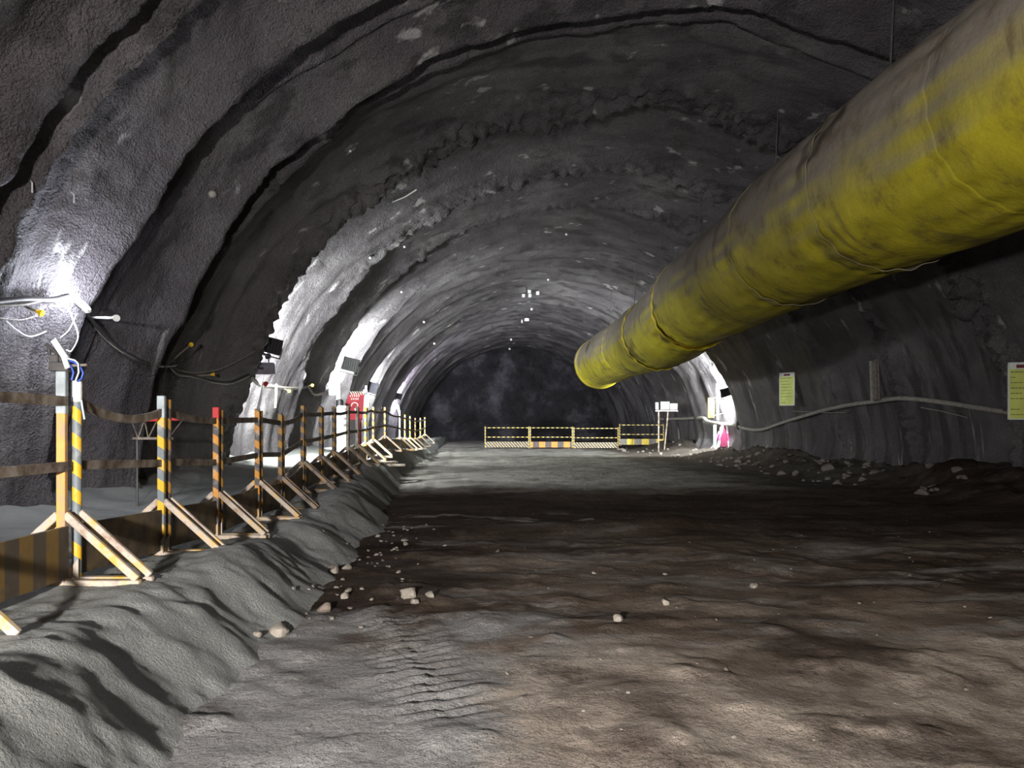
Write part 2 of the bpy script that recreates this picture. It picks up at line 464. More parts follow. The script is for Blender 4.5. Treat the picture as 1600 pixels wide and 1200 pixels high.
# lips where one excavation round ends: y at phi = 20, 55, 90, 150 deg; depth at left, crown, right; crusted?
LIPS = [(-8, -8, -8, -8, .3, .3, .1, 0), (-4, -4, -4, -4, .3, .3, .1, 0), (-1, -1, -1, -1, .3, .3, .1, 0), (1.2, 1.2, 1.2, 1.2, .3, .3, .1, 0), (3.2, 3.2, 3.2, 3.2, .3, .3, .1, 0), (5.0, 4.9, 4.8, 4.9, .4, .4, .1, 0),
        (6.5, 6.4, 6.3, 6.3, .34, .30, .1, 0), (7.05, 6.9, 6.8, 6.8, .28, .22, .05, 0), (8.55, 8.35, 8.3, 8.3, .46, .40, .08, 0),
        (10.3, 10.0, 9.9, 9.9, .62, .48, .10, 0), (11.0, 10.7, 10.6, 11.0, .42, .26, .04, 0), (14.65, 13.8, 13.0, 13.6, .36, .40, .10, 1.25),
        (18.8, 17.4, 16.6, 17.0, .45, .30, .08, .7), (21.6, 20.8, 19.3, 20.2, .36, .28, .12, .5), (25.2, 23.8, 23.9, 24.0, .40, .24, .12, 0),
        (27.0, 26.8, 26.8, 25.6, .2, .2, .06, 0), (29.3, 29.3, 29.0, 27.9, .3, .3, .22, 0), (32, 32, 32, 33.2, .25, .2, .40, 0), (35, 35, 35, 36, .3, .25, .3, 0),
        (38, 38.5, 40, 39, .35, .28, .3, 0), (41.5, 41.8, 43, 42, .3, .25, .3, 0), (45, 45.5, 46, 45, .3, .25, .3, 0), (48.5, 48.5, 48.5, 48.5, .3, .25, .3, 0),
        (52, 52, 52, 52, .3, .25, .3, 0), (55, 55, 55, 55, .3, .25, .3, 0), (60, 60, 60, 60, .3, .25, .3, 0)]

def lining(phi, y):
    """inward depth of the lining at angle phi (deg) and distance y"""
    ph = [0, 20, 55, 90, 150, 180]
    ly = np.stack([np.interp(phi, ph, [l[0], l[0], l[1], l[2], l[3], l[3]]) for l in LIPS])
    la = np.stack([np.interp(phi, [0, 60, 100, 140, 180], [l[4], l[5] * .5 + l[4] * .5, l[5], l[6], l[6]]) for l in LIPS])
    d = np.zeros_like(y); rough = np.zeros_like(y)
    arc = np.radians(phi) * 7.5
    jit = fbm(arc * 0.55, y * 0.15, y * 0, 3, 3) * 0.16 + fbm(arc * 2.2, y * 0.15, y * 0, 2, 9) * 0.05
    for k in range(len(LIPS) - 1):
        y0 = ly[k] + jit; y1 = ly[k + 1] + jit
        inside = (y >= y0) & (y < y1)
        t = np.clip((y - y0) / np.maximum(y1 - y0, 1e-3), 0, 1)
        rise = 0.18 * t + 0.82 * t ** 2.7
        prev = la[k] * (1 - smooth(0, 0.16, y - y0))
        dd = np.maximum(la[k + 1] * rise, prev)
        d = np.where(inside, dd, d)
        if LIPS[k + 1][7]:
            rough = np.maximum(rough, np.where(inside, LIPS[k + 1][7] * np.exp(-((y - y1 + 0.1) / 0.42) ** 2), 0))
        if LIPS[k][7]:
            rough = np.maximum(rough, np.where(inside, LIPS[k][7] * np.exp(-((y - y0) / 0.08) ** 2), 0))
    left = 1 - smooth(100, 150, phi) * 0.55
    # flowing ripples along the arch, lumps, grain
    d = d + fbm(arc * 0.25, y * 1.5, y * 0, 3, 21) * 0.075 * left
    rid = 1 - np.abs(fbm(arc * 0.16 + 3, y * 1.25, y * 0, 2, 25))
    d = d + np.clip(rid - 0.45, 0, 1) ** 1.5 * 0.22 * left * (0.35 + 0.65 * smooth(13, 10.5, y) * smooth(100, 60, phi))
    d = d + fbm(arc * 0.7, y * 0.7, y * 0, 3, 31) * 0.05
    d = d + fbm(arc * 4, y * 4, y * 0, 3, 41) * 0.012
    pop = smooth(9.2, 7.6, y) * smooth(120, 70, phi)
    d = d + pop * (fbm(arc * 9, y * 9, y * 0, 2, 87) * 0.016 + fbm(arc * 2.2, y * 2.2, y * 0, 2, 88) * 0.03)
    rmask = np.clip(rough, 0, 1) * np.clip(0.85 + fbm(arc * 0.4, y * 0, y * 0, 2, 77) * 0.5, 0, 1)
    d = d + rmask * (np.abs(fbm(arc * 3.6, y * 4.2, y * 0, 4, 51, 0.65)) * (0.09 + 0.16 * smooth(38, 70, phi)) - 0.02)
    return d

ys = np.concatenate([np.arange(-7, 3.5, .12), np.arange(3.5, 19, .05), np.arange(19, 31, .08), np.arange(31, 58.6, .16)])
phs = np.linspace(-9, 189, 470)
PHI, YY = np.meshgrid(phs, ys)
D = lining(PHI, YY)
rad = np.radians(PHI)
foot = smooth(0.9, -0.3, np.sin(rad) * B) * 0.12 * (1 + fbm(YY * 1.4, PHI * 0.05, YY * 0, 3, 61))
VX_ = XC - np.cos(rad) * (A - D) + np.where(PHI < 90, foot, -foot * 2.2)
VZ_ = np.sin(rad) * (B - D)
VP = np.stack([VX_, YY, VZ_], -1)

iL = int(np.searchsorted(phs, 33)); iR = int(np.searchsorted(phs, 147))
wl = grid_mesh('wall_left', VP[:, :iL + 1], M['shot'])
ce = grid_mesh('ceiling', VP[:, iL:iR + 1], M['shot'])
wr = grid_mesh('wall_right', VP[:, iR:], M['shot'])
tag(wl, 'grey sprayed concrete wall of stepped ribs behind the fence', 'wall', kind='structure')
tag(ce, 'arched sprayed concrete tunnel roof with stepped ribs', 'ceiling', kind='structure')
tag(wr, 'dark sprayed concrete wall below the yellow duct', 'wall', kind='structure')

# bvh of a thinner copy of the lining, to set fittings on the concrete
sub = VP[:, ::1]
def bvh_from_grid(P):
    ny, nx = P.shape[:2]
    idx = np.arange(ny * nx).reshape(ny, nx)
    q = np.stack([idx[:-1, :-1], idx[:-1, 1:], idx[1:, 1:], idx[1:, :-1]], -1).reshape(-1, 4)
    return BVHTree.FromPolygons(P.reshape(-1, 3).tolist(), q.tolist())
BV = bvh_from_grid(sub)

def on_wall(px, py, off=0.0):
    d = Vector(((px - VX) / F, 1.0, (VY - py) / F)).normalized()
    h = BV.ray_cast(CAM, d)
    if h[0] is None: return None, None
    n = h[1]
    c = Vector((XC, h[0].y, 1.5))
    if n.dot(c - h[0]) < 0: n = -n
    return h[0] + n * off, n

def near_wall(p):
    h = BV.find_nearest(p)
    n = h[1]
    if n.dot(Vector((XC, h[0].y, 1.5)) - h[0]) < 0: n = -n
    return h[0], n

# heading face
gx = np.linspace(-8, 12.5, 170); gz = np.linspace(-1, 9, 100)
GX, GZ = np.meshgrid(gx, gz)
GY = 57.6 + fbm(GX * 0.35, GZ * 0.35, GX * 0, 5, 5) * 0.55 - smooth(2.2, 0, GZ) * 1.2
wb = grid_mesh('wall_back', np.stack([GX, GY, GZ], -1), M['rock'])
tag(wb, 'dark blasted rock face closing the end of the tunnel', 'wall', kind='structure')

# ------------------------------------------------------------------ ground
def bank_line(y):    # toe and crest of the sand bank (x), top height z
    toe = np.interp(y, [-4, 3, 4.6, 6.3, 9, 12, 15, 19, 26, 34, 44, 58], [-0.9, -0.92, -1.02, -1.1, -1.12, -1.4, -1.75, -2.1, -2.3, -2.4, -2.8, -3.2])
    top = np.interp(y, PY, PB)
    return toe, top
POSTS = [(None, None, 3.12), (117, 596, 4.38), (260, 620, 5.6), (343, 637, 6.8), (406, 639, 8.0), (441, 646, 9.05), (475, 634, 10.3), (503, 635, 11.5),
         (523, 635, 12.6), (544, 634, 13.9), (559, 635, 15.0), (572, 636, 16.2), (584, 635, 17.4), (602, 636, 20.0), (625, 645, 23.5), (633, 648, 25.0),
         (641, 650, 26.6), (649, 653, 28.6), (657, 653, 31.0), (664, 652, 34.0)]
PX, PYY, PT = [], [], []
for (px, py, y) in POSTS:
    if px is None: PX.append(-2.44); PYY.append(y); PT.append(1.56)
    else:
        p = at(px, py, y); PX.append(p.x); PYY.append(y); PT.append(p.z)
HP = 1.2
PY = [-4.0] + PYY + [40.0, 58.0]
PB = [0.33] + [t - HP for t in PT] + [0.4, 0.25]

def road_z(x, y):
    z = fbm(x * 0.35, y * 0.35, x * 0, 3, 101) * 0.035 + fbm(x * 1.6, y * 1.6, x * 0, 4, 111) * 0.016
    z = z + np.maximum(0, fbm(x * 5, y * 5, x * 0, 3, 121)) * 0.024 + fbm(x * 0.9, y * 1.5, x * 0, 3, 123) * 0.02
    # worn wheel ruts and clay ridge across the road
    z = z + smooth(7.5, 9.6, x) * (0.35 + fbm(x * 1.2, y * 0.9, x * 0, 4, 131) * 0.22 + fbm(x * 5, y * 5, x * 0, 3, 133) * 0.05)
    z = z + 0.10 * np.exp(-((y - (9.0 + 0.12 * x)) / 0.35) ** 2) * smooth(-1.2, 0.4, x) * smooth(5, 2, x)
    # tyre tread marks pressed into the spilt sand
    u = (x + 0.48) * 0.97 + (y - 4.4) * 0.25
    w = (y - 4.4) - (x + 0.48) * 0.6
    tr = np.exp(-(u / 0.24) ** 4) * smooth(3.0, 3.4, y) * smooth(5.6, 5.2, y)
    z = z + tr * 0.011 * np.sin(w * 2 * PI / 0.13 + np.sign(u) * 1.2)
    return z

def sand_z(x, y):
    toe, top = bank_line(y)
    tj = toe + fbm(y * 0.9, x * 0, x * 0, 3, 141) * 0.22
    crest = -2.05 + (toe + 1.1) * 0.6
    s = smooth(0, 1, np.clip((tj - x) / np.maximum(tj - crest, 0.15), 0, 1))
    z = -0.10 + (top + 0.10) * s
    # heaps tipped along the slope
    slope = np.exp(-((x - (toe + crest) / 2 + 0.1) / 0.42) ** 2)
    z = z + slope * (fbm(x * 1.1, y * 1.3, x * 0, 4, 151) * 0.10 + 0.05)
    near = smooth(4.6, 3.2, y)
    z = z + near * (fbm(x * 1.25, y * 1.6, x * 0, 3, 161) * 0.05) * smooth(-0.9, -1.6, x)
    z = z + fbm(x * 3.2, y * 3.2, x * 0, 4, 171) * 0.022 * np.clip(s + 0.2, 0, 1) + fbm(x * 17, y * 17, x * 0, 2, 173) * 0.006
    flat = smooth(-2.35, -2.9, x)
    z = z + flat * fbm(x * 0.8, y * 0.8, x * 0, 3, 181) * 0.05
    z = z + smooth(-4.6, -5.4, x) * 0.10 * (1 + fbm(y * 0.9, x, x * 0, 3, 191))
    return z

gys = np.concatenate([np.arange(-7, 2, .15), np.arange(2, 8, .025), np.arange(8, 16, .06), np.arange(16, 30, .12), np.arange(30, 59, .3)])
rx = np.concatenate([np.arange(-2.6, 5, .04), np.arange(5, 11, .07)])
RX, RY = np.meshgrid(rx, gys)
fl = grid_mesh('floor', np.stack([RX, RY, road_z(RX, RY)], -1), M['road'])
tag(fl, 'rutted brown dirt road along the tunnel', 'floor', kind='structure')
sy = np.concatenate([np.arange(-7, 2, .15), np.arange(2, 9, .03), np.arange(9, 20, .06), np.arange(20, 59, .25)])
sx = np.concatenate([np.arange(-6.3, -3, .06), np.arange(-3, -0.5, .028)])
SX, SY = np.meshgrid(sx, sy)
sb = grid_mesh('sand_ground', np.stack([SX, SY, sand_z(SX, SY)], -1), M['sand'])
tag(sb, 'bank of heaped grey sand carrying the striped fence', 'sand', kind='stuff')

def gz_sand(x, y): return float(sand_z(np.array([float(x)]), np.array([float(y)]))[0])
def gz_road(x, y): return float(road_z(np.array([float(x)]), np.array([float(y)]))[0])
def ground(x, y):
    return max(gz_sand(x, y) if x < -0.5 else -9, gz_road(x, y) if x > -2.6 else -9)

# ------------------------------------------------------------------ fence along the sand bank
ORD = ['first', 'second', 'third', 'fourth', 'fifth', 'sixth', 'seventh', 'eighth', 'ninth', 'tenth', 'eleventh', 'twelfth', 'thirteenth', 'fourteenth', 'fifteenth', 'sixteenth', 'seventeenth', 'eighteenth', 'nineteenth']
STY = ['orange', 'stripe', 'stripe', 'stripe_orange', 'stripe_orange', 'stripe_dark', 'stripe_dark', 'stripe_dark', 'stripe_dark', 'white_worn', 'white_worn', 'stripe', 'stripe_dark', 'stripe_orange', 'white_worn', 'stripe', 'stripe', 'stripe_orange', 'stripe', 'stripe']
LOOK = {1: 'bright yellow and grey striped barrier section with white tape round its post top',
        0: 'barrier section cut by the picture edge, ending in plain orange post with galvanised top',
        2: 'barrier section in front of the red trestle, ending in a post with red painted tip',
        9: 'barrier section of bleached white posts in front of the red tool board',
        13: 'long barrier section hiding the bright lamp at the rib foot'}
def angle_post(mb, x, y, z0, z1, w=0.055, t=0.006):
    mb.box((x, y, (z0 + z1) / 2), (w, t, z1 - z0))
    mb.box((x - w / 2 + t / 2, y + w / 2, (z0 + z1) / 2), (t, w, z1 - z0))

def post_set(root, x, y, zb, zt, mat, bmat, style):
    bx = zb - 0.03
    mb = MB()
    post = None
    if style == 'angle':
        mb.box((x, y, (bx + zt) / 2), (0.052, 0.035, zt - bx), bev=0.004)
    else:
        mb.tube([(x, y, bx), (x, y, zt - 0.004), (x, y, zt)], [0.028, 0.028, 0.024], 16)
    post = mb.build('post', mat, root)
    ap = zb + 0.42
    for s in (1, -1):
        fx = x + s * 0.44; fz = zb + 0.02
        MB().bar((x + s * 0.02, y, ap), (fx, y, fz + 0.02), 0.045, 0.03, up=(0, 1, 0), bev=0.004).build('brace', bmat, root)
    MB().bar((x - 0.47, y, zb + 0.012), (x + 0.46, y, zb + 0.012), 0.05, 0.05, up=(0, 0, 1), bev=0.004).build('base_bar', bmat, root)
    MB().prism([(0, 0), (0.10, 0), (0, 0.12)], 0.008, (x + 0.03, y - 0.035, zb + 0.03), (-1, 0, 0), (0, 0, 1)).build('gusset', bmat, root)
    return post

def rail_pts(a, b, sag):
    a = Vector(a); b = Vector(b)
    out = []
    for i in range(9):
        t = i / 8
        p = a.lerp(b, t); p.z -= sag * 4 * t * (1 - t)
        out.append(p)
    return out

def strip(mb, pts, h, t):
    for a, b in zip(pts[:-1], pts[1:]):
        mb.bar(a, b, h, t, up=(1, 0, 0))

for k in range(len(POSTS) - 1):
    x0, y0, t0 = PX[k], PYY[k], PT[k]; x1, y1, t1 = PX[k + 1], PYY[k + 1], PT[k + 1]
    b0, b1 = t0 - HP, t1 - HP
    ya, yb = y0 + 0.02, y1 - 0.085
    lab = LOOK.get(k, 'yellow and black barrier section on the sand bank, %s counted along from the cut-off one' % ORD[k])
    if k >= 14: lab = 'small distant fence section past the bright rib lamp, %s of the row there' % ORD[k - 14]
    root = thing('safety_barrier', (x0, y0, b0), lab, 'barrier', 'striped barriers along the sand bank')
    far = k >= 5
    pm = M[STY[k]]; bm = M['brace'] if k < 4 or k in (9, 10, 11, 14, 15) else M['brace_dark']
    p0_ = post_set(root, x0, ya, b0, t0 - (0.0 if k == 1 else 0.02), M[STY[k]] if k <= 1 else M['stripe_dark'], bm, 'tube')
    em = M[STY[k + 1]] if k else M['orange']
    ze = t1 + (0.05 if k == 0 else 0.0)
    xe = x1 - (0.028 if k == 0 else 0.0)
    p1_ = post_set(root, xe, yb, b1, ze, em, bm, 'angle')
    if k == 0:
        MB().box((xe, yb, ze - 0.12), (0.058, 0.036, 0.25), bev=0.004).build('post_sleeve', M['galv'], p1_)
    if k == 1:
        MB().tube([(x0, ya, t0 - 0.12), (x0, ya, t0 - 0.10), (x0, ya, t0 - 0.01), (x0, ya, t0 + 0.004)], [0.0295, 0.031, 0.031, 0.028], 16).build('tape_wrap', M['white'], p0_)
        MB().box((xe, yb, ze - 0.08), (0.058, 0.036, 0.17), bev=0.004).build('post_tip', M['galv'], p1_)
    if k == 2:
        MB().box((xe, yb, ze - 0.05), (0.058, 0.036, 0.105), bev=0.004).build('post_tip', M['red'], p1_)
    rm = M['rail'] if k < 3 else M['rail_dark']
    sag = [0.0, 0.075, 0.02, 0.0, 0.0, 0.03, 0.01, 0.0, 0.02, 0.0, 0.01, -0.02, 0.03, 0.05, 0.02][k] if k < 15 else 0.01
    for dz in (0.12, 0.50):
        mb = MB(); strip(mb, rail_pts((x0, ya + 0.02, t0 - dz), (x1, yb - 0.01, t1 - dz), sag if dz < 0.2 else 0.0), 0.055, 0.022)
        mb.build('rail', rm, root, smooth_angle=0)
    mb = MB()
    h = 0.30
    za, zb2 = b0 + 0.05, b1 + 0.05
    mb.add([(x0 + 0.012, ya + .02, za), (x1 + 0.012, yb, zb2), (x1 + 0.012, yb, zb2 + h), (x0 + 0.012, ya + .02, za + h),
            (x0 - 0.012, ya + .02, za), (x1 - 0.012, yb, zb2), (x1 - 0.012, yb, zb2 + h), (x0 - 0.012, ya + .02, za + h)],
           [(0,1,2,3), (7,6,5,4), (0,4,5,1), (3,2,6,7), (1,5,6,2), (0,3,7,4)])
    mb.build('kick_plate', M['plate'] if k == 0 else M['plate_plain'], root, smooth_angle=0)

# ------------------------------------------------------------------ barriers across the road far ahead
BL = ['dirty white and black hatched board', 'orange and black block painted board', 'fine diagonal hatched board beside the orange one', 'yellow and grey block painted board next to the lamp mast']
fx = [757, 827.5, 895.5, 967, 1038]
for k in range(4):
    y = 38.6
    xa, xb = (fx[k] - VX) / F * y + 0.04, (fx[k + 1] - VX) / F * y - 0.04
    zb = gz_road((xa + xb) / 2, y) + 0.02
    if k == 3: zb += 0.10
    zt = zb + 1.12
    root = thing('road_barrier', ((xa + xb) / 2, y, zb), 'road end barrier with ' + BL[k], 'barrier', 'barriers closing the road ahead')
    for x in (xa, xb):
        MB().tube([(x, y, zb - 0.03), (x, y, zt)], 0.035, 10).build('post', M['stripe'], root)
        MB().bar((x, y - 0.4, zb), (x, y + 0.4, zb), 0.05, 0.05).build('base_bar', M['rail_dark'], root)
    for dz in (0.06, 0.55):
        MB().bar((xa, y, zt - dz), (xb, y, zt - dz), 0.045, 0.045, bev=0.005).build('rail', M['stripe_rail'], root)
    MB().box(((xa + xb) / 2, y, zb + 0.18), (xb - xa - 0.05, 0.03, 0.30)).build('kick_board', M[['stripe_fine', 'block_orange', 'stripe_fine', 'block_yellow'][k]], root)

# ------------------------------------------------------------------ yellow ventilation duct
DX, DZ, DR = 4.76, 4.13, 1.03
SEAMS = [-3.0, 0.6, 3.6, 6.3, 8.8, 11.6, 14.2, 17.0, 20.6, 25.0]
Y_END = 31.2
def duct_c(y):
    y = np.asarray(y, float)
    dx = 0.05 * np.sin(y * 0.55) + smooth(16, 22, y) * 0.10
    dz = 0.05 * np.cos(y * 0.43 + 1) - smooth(16.2, 19, y) * 0.22
    return DX + dx, DZ + dz
def duct_r(a, y):
    r = DR + fbm(np.cos(a) * 1.2, np.sin(a) * 1.2, y * 0.55, 3, 201) * 0.030
    r = r + fbm(np.cos(a) * 4, np.sin(a) * 4, y * 0.8, 2, 211) * 0.008
    for s in SEAMS:
        deep = 0.075 if s == 17.0 else 0.028
        r = r - deep * np.exp(-((y - s) / 0.22) ** 2)
        # puckers running away from the seam
        r = r + 0.012 * np.exp(-(np.abs(y - s) / 0.7)) * np.sin(a * 23 + s)
    r = r - 0.05 * np.exp(-((y - 30.3) / 0.3) ** 2)
    r = r + 0.05 * smooth(30.6, Y_END, y)
    # slack belly
    return r
yd = np.concatenate([np.arange(-5, 20, .06), np.arange(20, Y_END, .08), [Y_END]])
na = 120
ad = np.linspace(0, 2 * PI, na, endpoint=False)
def duct_surface(yv, off):
    AA, YV = np.meshgrid(ad, yv)
    cx, cz = duct_c(YV); r = duct_r(AA, YV) + off
    return np.stack([cx + np.cos(AA) * r, YV, cz + np.sin(AA) * r], -1)
duct = thing('ventilation_duct', (DX, 0, DZ), 'huge dusty yellow fabric air duct hanging along the tunnel roof', 'duct')
po = duct_surface(yd, 0.0); pi_ = duct_surface(yd, -0.02)
vs = np.concatenate([po.reshape(-1, 3), pi_.reshape(-1, 3)])
n1 = len(yd); fs = []
for i in range(n1 - 1):
    for k in range(na):
        k2 = (k + 1) % na
        fs.append((i*na+k, (i+1)*na+k, (i+1)*na+k2, i*na+k2))
        o = n1 * na
        fs.append((o+i*na+k2, o+(i+1)*na+k2, o+(i+1)*na+k, o+i*na+k))
for k in range(na):
    k2 = (k + 1) % na; i = n1 - 1; o = n1 * na
    fs.append((i*na+k, o+i*na+k, o+i*na+k2, i*na+k2))
mb = MB(); mb.v = [tuple(p) for p in vs.tolist()]; mb.f = fs; mb.mi = [0] * len(fs)
mb.build('duct_sleeve', M['duct'], duct, smooth_angle=70)
for s in SEAMS + [30.9]:
    ws = np.array([-0.05, -0.045, -0.01, 0.03, 0.05]) + s
    P = duct_surface(ws, 0.001); P[1:4] = duct_surface(ws[1:4], 0.004)
    mb = MB(); f2 = []
    for i in range(4):
        for k in range(na):
            f2.append((i*na+k, (i+1)*na+k, (i+1)*na+(k+1) % na, i*na+(k+1) % na))
    mb.v = [tuple(p) for p in P.reshape(-1, 3).tolist()]; mb.f = f2; mb.mi = [0] * len(f2)
    mb.build('seam_band', M['duct_seam'] if s in (17.0, 25.0, 30.9) else M['duct'], duct)
# loose cuffs hanging under the joints
for s, amp in ((17.0, 0.13), (20.6, 0.05), (8.8, 0.02), (11.6, 0.025)):
    yc = np.linspace(s - 0.34, s + 0.02, 8); AA, YV = np.meshgrid(ad, yc)
    cx, cz = duct_c(YV)
    t = (YV - (s - 0.34)) / 0.36
    droop = np.clip(-np.sin(AA + 0.25), 0, 1) ** 2
    r = duct_r(AA, YV * 0 + s) + 0.018 + (1 - t) * (0.02 + amp * droop) + 0.008 * np.sin(AA * 17) * (1 - t)
    r = np.maximum(r, duct_r(AA, YV) + 0.012)
    P = np.stack([cx + np.cos(AA) * r, YV, cz + np.sin(AA) * r], -1)
    P2 = np.stack([cx + np.cos(AA) * (r - 0.008), YV, cz + np.sin(AA) * (r - 0.008)], -1)
    mb = MB(); f2 = []; o = 8 * na
    for i in range(7):
        for k in range(na):
            k2 = (k + 1) % na
            f2.append((i*na+k, (i+1)*na+k, (i+1)*na+k2, i*na+k2)); f2.append((o+i*na+k2, o+(i+1)*na+k2, o+(i+1)*na+k, o+i*na+k))
    for k in range(na):
        k2 = (k + 1) % na
        f2.append((k, k2, o + k2, o + k))
    mb.v = [tuple(p) for p in np.concatenate([P.reshape(-1, 3), P2.reshape(-1, 3)]).tolist()]; mb.f = f2; mb.mi = [0] * len(f2)
    mb.build('cuff', M['duct'] if s < 12 else M['duct_seam'], duct, smooth_angle=70)
for y in (1.5, 5.0, 8.8, 12.5, 17.0, 21.0, 25.0, 29.5):
    cx, cz = duct_c(y); top = Vector((float(cx) + 0.1, y, float(cz) + DR - 0.01))
    h = BV.ray_cast(top + Vector((0, 0, 0.1)), Vector((0.05, 0, 1)))
    if h[0]: MB().tube([top, h[0]], 0.012, 6).build('hanger_wire', M['steel'], duct)

# ------------------------------------------------------------------ lamps and their wiring on the near wall
def hook(px, py, tip=None, col_='yellow', L=0.35, label='', rod='rod', wallpt=None, tipy=None):
    """a dusty rod out of the concrete with a plastic cap on its end"""
    if wallpt is None:
        p, n = on_wall(px, py)
    else:
        p, n = on_wall(*wallpt)
    if tip is None:
        e = p + n * L
    else: e = tip
    root = thing('cable_hook', p, label, 'hook', 'capped rods holding the wall cables')
    MB().tube([p - (e - p).normalized() * 0.06, e], 0.014, 8).build('rod', M[rod], root)
    d = (e - p).normalized()
    cm = M['yellowcap'] if col_ == 'yellow' else M['white']
    MB().tube([e - d * 0.06, e - d * 0.02, e - d * 0.019, e + d * 0.005], [0.02, 0.022, 0.036, 0.036], 10).build('cap', cm, root)
    return root

def fluoro(loc, ax, n, label, power_mat):
    """a bare lit tube clipped on a slim batten"""
    ax = ax.normalized(); L = 0.62
    root = thing('tube_lamp', loc, label, 'lamp')
    a, b = loc - ax * L / 2, loc + ax * L / 2
    MB().bar(a - n * 0.05 + ax * 0.05, b - n * 0.05 - ax * 0.05, 0.03, 0.02, up=n, bev=0.004).build('batten', M['white'], root)
    MB().tube([a + ax * 0.03, b - ax * 0.03], 0.033, 12).build('tube', power_mat, root)
    for p in (a, b):
        MB().bar(p - ax * 0.02, p + ax * 0.02, 0.035, 0.035, up=n).bar(p - n * 0.055, p, 0.02, 0.03, up=ax).build('end_holder', M['white'], root)
    return root

pA, nA = on_wall(108, 455); pB, nB = on_wall(138, 490)
lampc = (at(108, 456, 8.1) + at(149, 494, 8.1)) / 2
wp, wn = near_wall(lampc)
lampc = wp + wn * 0.22
lamp_ax = (at(149, 494, 7.8) - at(108, 456, 8.2))
fluoro(lampc, lamp_ax, wn, 'bright bare tube lamp clipped to the wall above the nearest fence posts', M['tube_on'])
print('LAMP', lampc, wn)
# same kind of lamp further back along the wall, behind the camera
p0, n0 = near_wall(Vector((-3.9, 4.1, 4.9)))
fluoro(p0 + n0 * 0.22, Vector((0.1, 1, -0.3)), n0, 'tube lamp on the wall beside the viewpoint', M['tube_dim'])

def cable(name, pts, r, mat, label, cat='cable', group=None, dense=6):
    pts = [Vector(p) for p in pts]
    out = []
    P = [pts[0]] + pts + [pts[-1]]
    for i in range(len(pts) - 1):
        p0, p1, p2, p3 = P[i], P[i+1], P[i+2], P[i+3]
        for s in range(dense):
            t = s / dense
            out.append(0.5 * ((2*p1) + (p2-p0)*t + (2*p0-5*p1+4*p2-p3)*t*t + (3*p1-p0-3*p2+p3)*t**3))
    out.append(pts[-1])
    mb = MB(); mb.tube(out, r, 8)
    o = mb.build(name, mat, origin=pts[0], smooth_angle=60)
    return tag(o, label, cat, group)

def wpts(lst, off):
    r = []
    for (px, py) in lst:
        p, n = on_wall(px, py)
        r.append(p + n * off)
    return r

def span(lst, off):
    """points whose first and last sit on the wall and the rest hang between, at evenly changing distance"""
    a, na_ = on_wall(*lst[0]); b, nb_ = on_wall(*lst[-1])
    a = a + na_ * off; b = b + nb_ * off
    out = []
    tot = sum(math.dist(lst[i], lst[i+1]) for i in range(len(lst)-1)); acc = 0
    for i, q in enumerate(lst):
        if i: acc += math.dist(lst[i-1], lst[i])
        t = acc / tot
        iy = (1 - t) / a.y + t / b.y
        yq = 1 / iy
        hq, nq = on_wall(*q)
        if hq is not None:
            d = (hq - CAM).normalized()
            yq = min(yq, hq.y - d.y * off * 0.8 / max(0.12, -nq.dot(d)))
        out.append(at(q[0], q[1], yq))
    return out

G1 = 'cables sagging along the left lamps'
cable('cable_bundle', span([(-40, 480), (0, 472), (40, 468), (80, 469), (108, 462)], 0.16), 0.035, M['cable'], 'thick dark cable bundle reaching the bright tube lamp from the picture edge', group=G1)
cable('cable', span([(-30, 478), (30, 477), (70, 470), (110, 468)], 0.20), 0.013, M['hose'], 'thin grey cable under the thick bundle at the picture edge', group=G1)
cable('cable_bundle', span([(118, 470), (150, 508), (185, 545), (222, 566), (252, 572), (275, 570)], 0.12), 0.026, M['cable'], 'dark cable bundle sagging from the tube lamp down to the yellow capped rod', group=G1)
cable('cable', span([(140, 500), (165, 530), (200, 556), (250, 575)], 0.16), 0.009, M['hose'], 'thin cable looping under the tube lamp beside the dark bundle', group=G1)
cable('cable_bundle', span([(262, 570), (275, 584), (300, 588), (330, 596), (360, 598), (388, 586)], 0.10), 0.035, M['cable'], 'dark cable bundle sagging between the yellow rods and the first lit rib', group=G1)
cable('cable', span([(262, 572), (300, 582), (345, 576), (400, 548)], 0.08), 0.008, M['hose'], 'thin pale cable rising to the first black floodlight', group=G1)
cable('cable_bundle', span([(395, 592), (407, 602), (425, 604), (455, 607), (478, 604), (486, 598)], 0.10), 0.04, M['hose'], 'dusty cable bundle sagging across the first lit rib', group=G1)
cable('cable_bundle', span([(482, 603), (490, 616), (503, 615), (520, 606)], 0.1), 0.04, M['hose'], 'dusty cable loop in the dark gap between the two lit ribs', group=G1)
cable('cord', span([(100, 468), (112, 495), (122, 525), (112, 548), (104, 547)], 0.18), 0.009, M['wirewhite'], 'white cord looping below the tube lamp', 'cord')
cable('cord', span([(120, 490), (108, 515), (94, 528)], 0.15), 0.006, M['wirewhite'], 'thin white cord slanting down from tube lamp to the bracket', 'cord')
cable('cord', span([(10, 502), (25, 515), (47, 526), (72, 518)], 0.1), 0.008, M['wirewhite'], 'white cord hanging in a slack curve left of bracket', 'cord')
cable('cord', span([(0, 497), (30, 500), (55, 494), (72, 486)], 0.1), 0.006, M['hose'], 'thin grey cord below the thick cable bundle', 'cord')

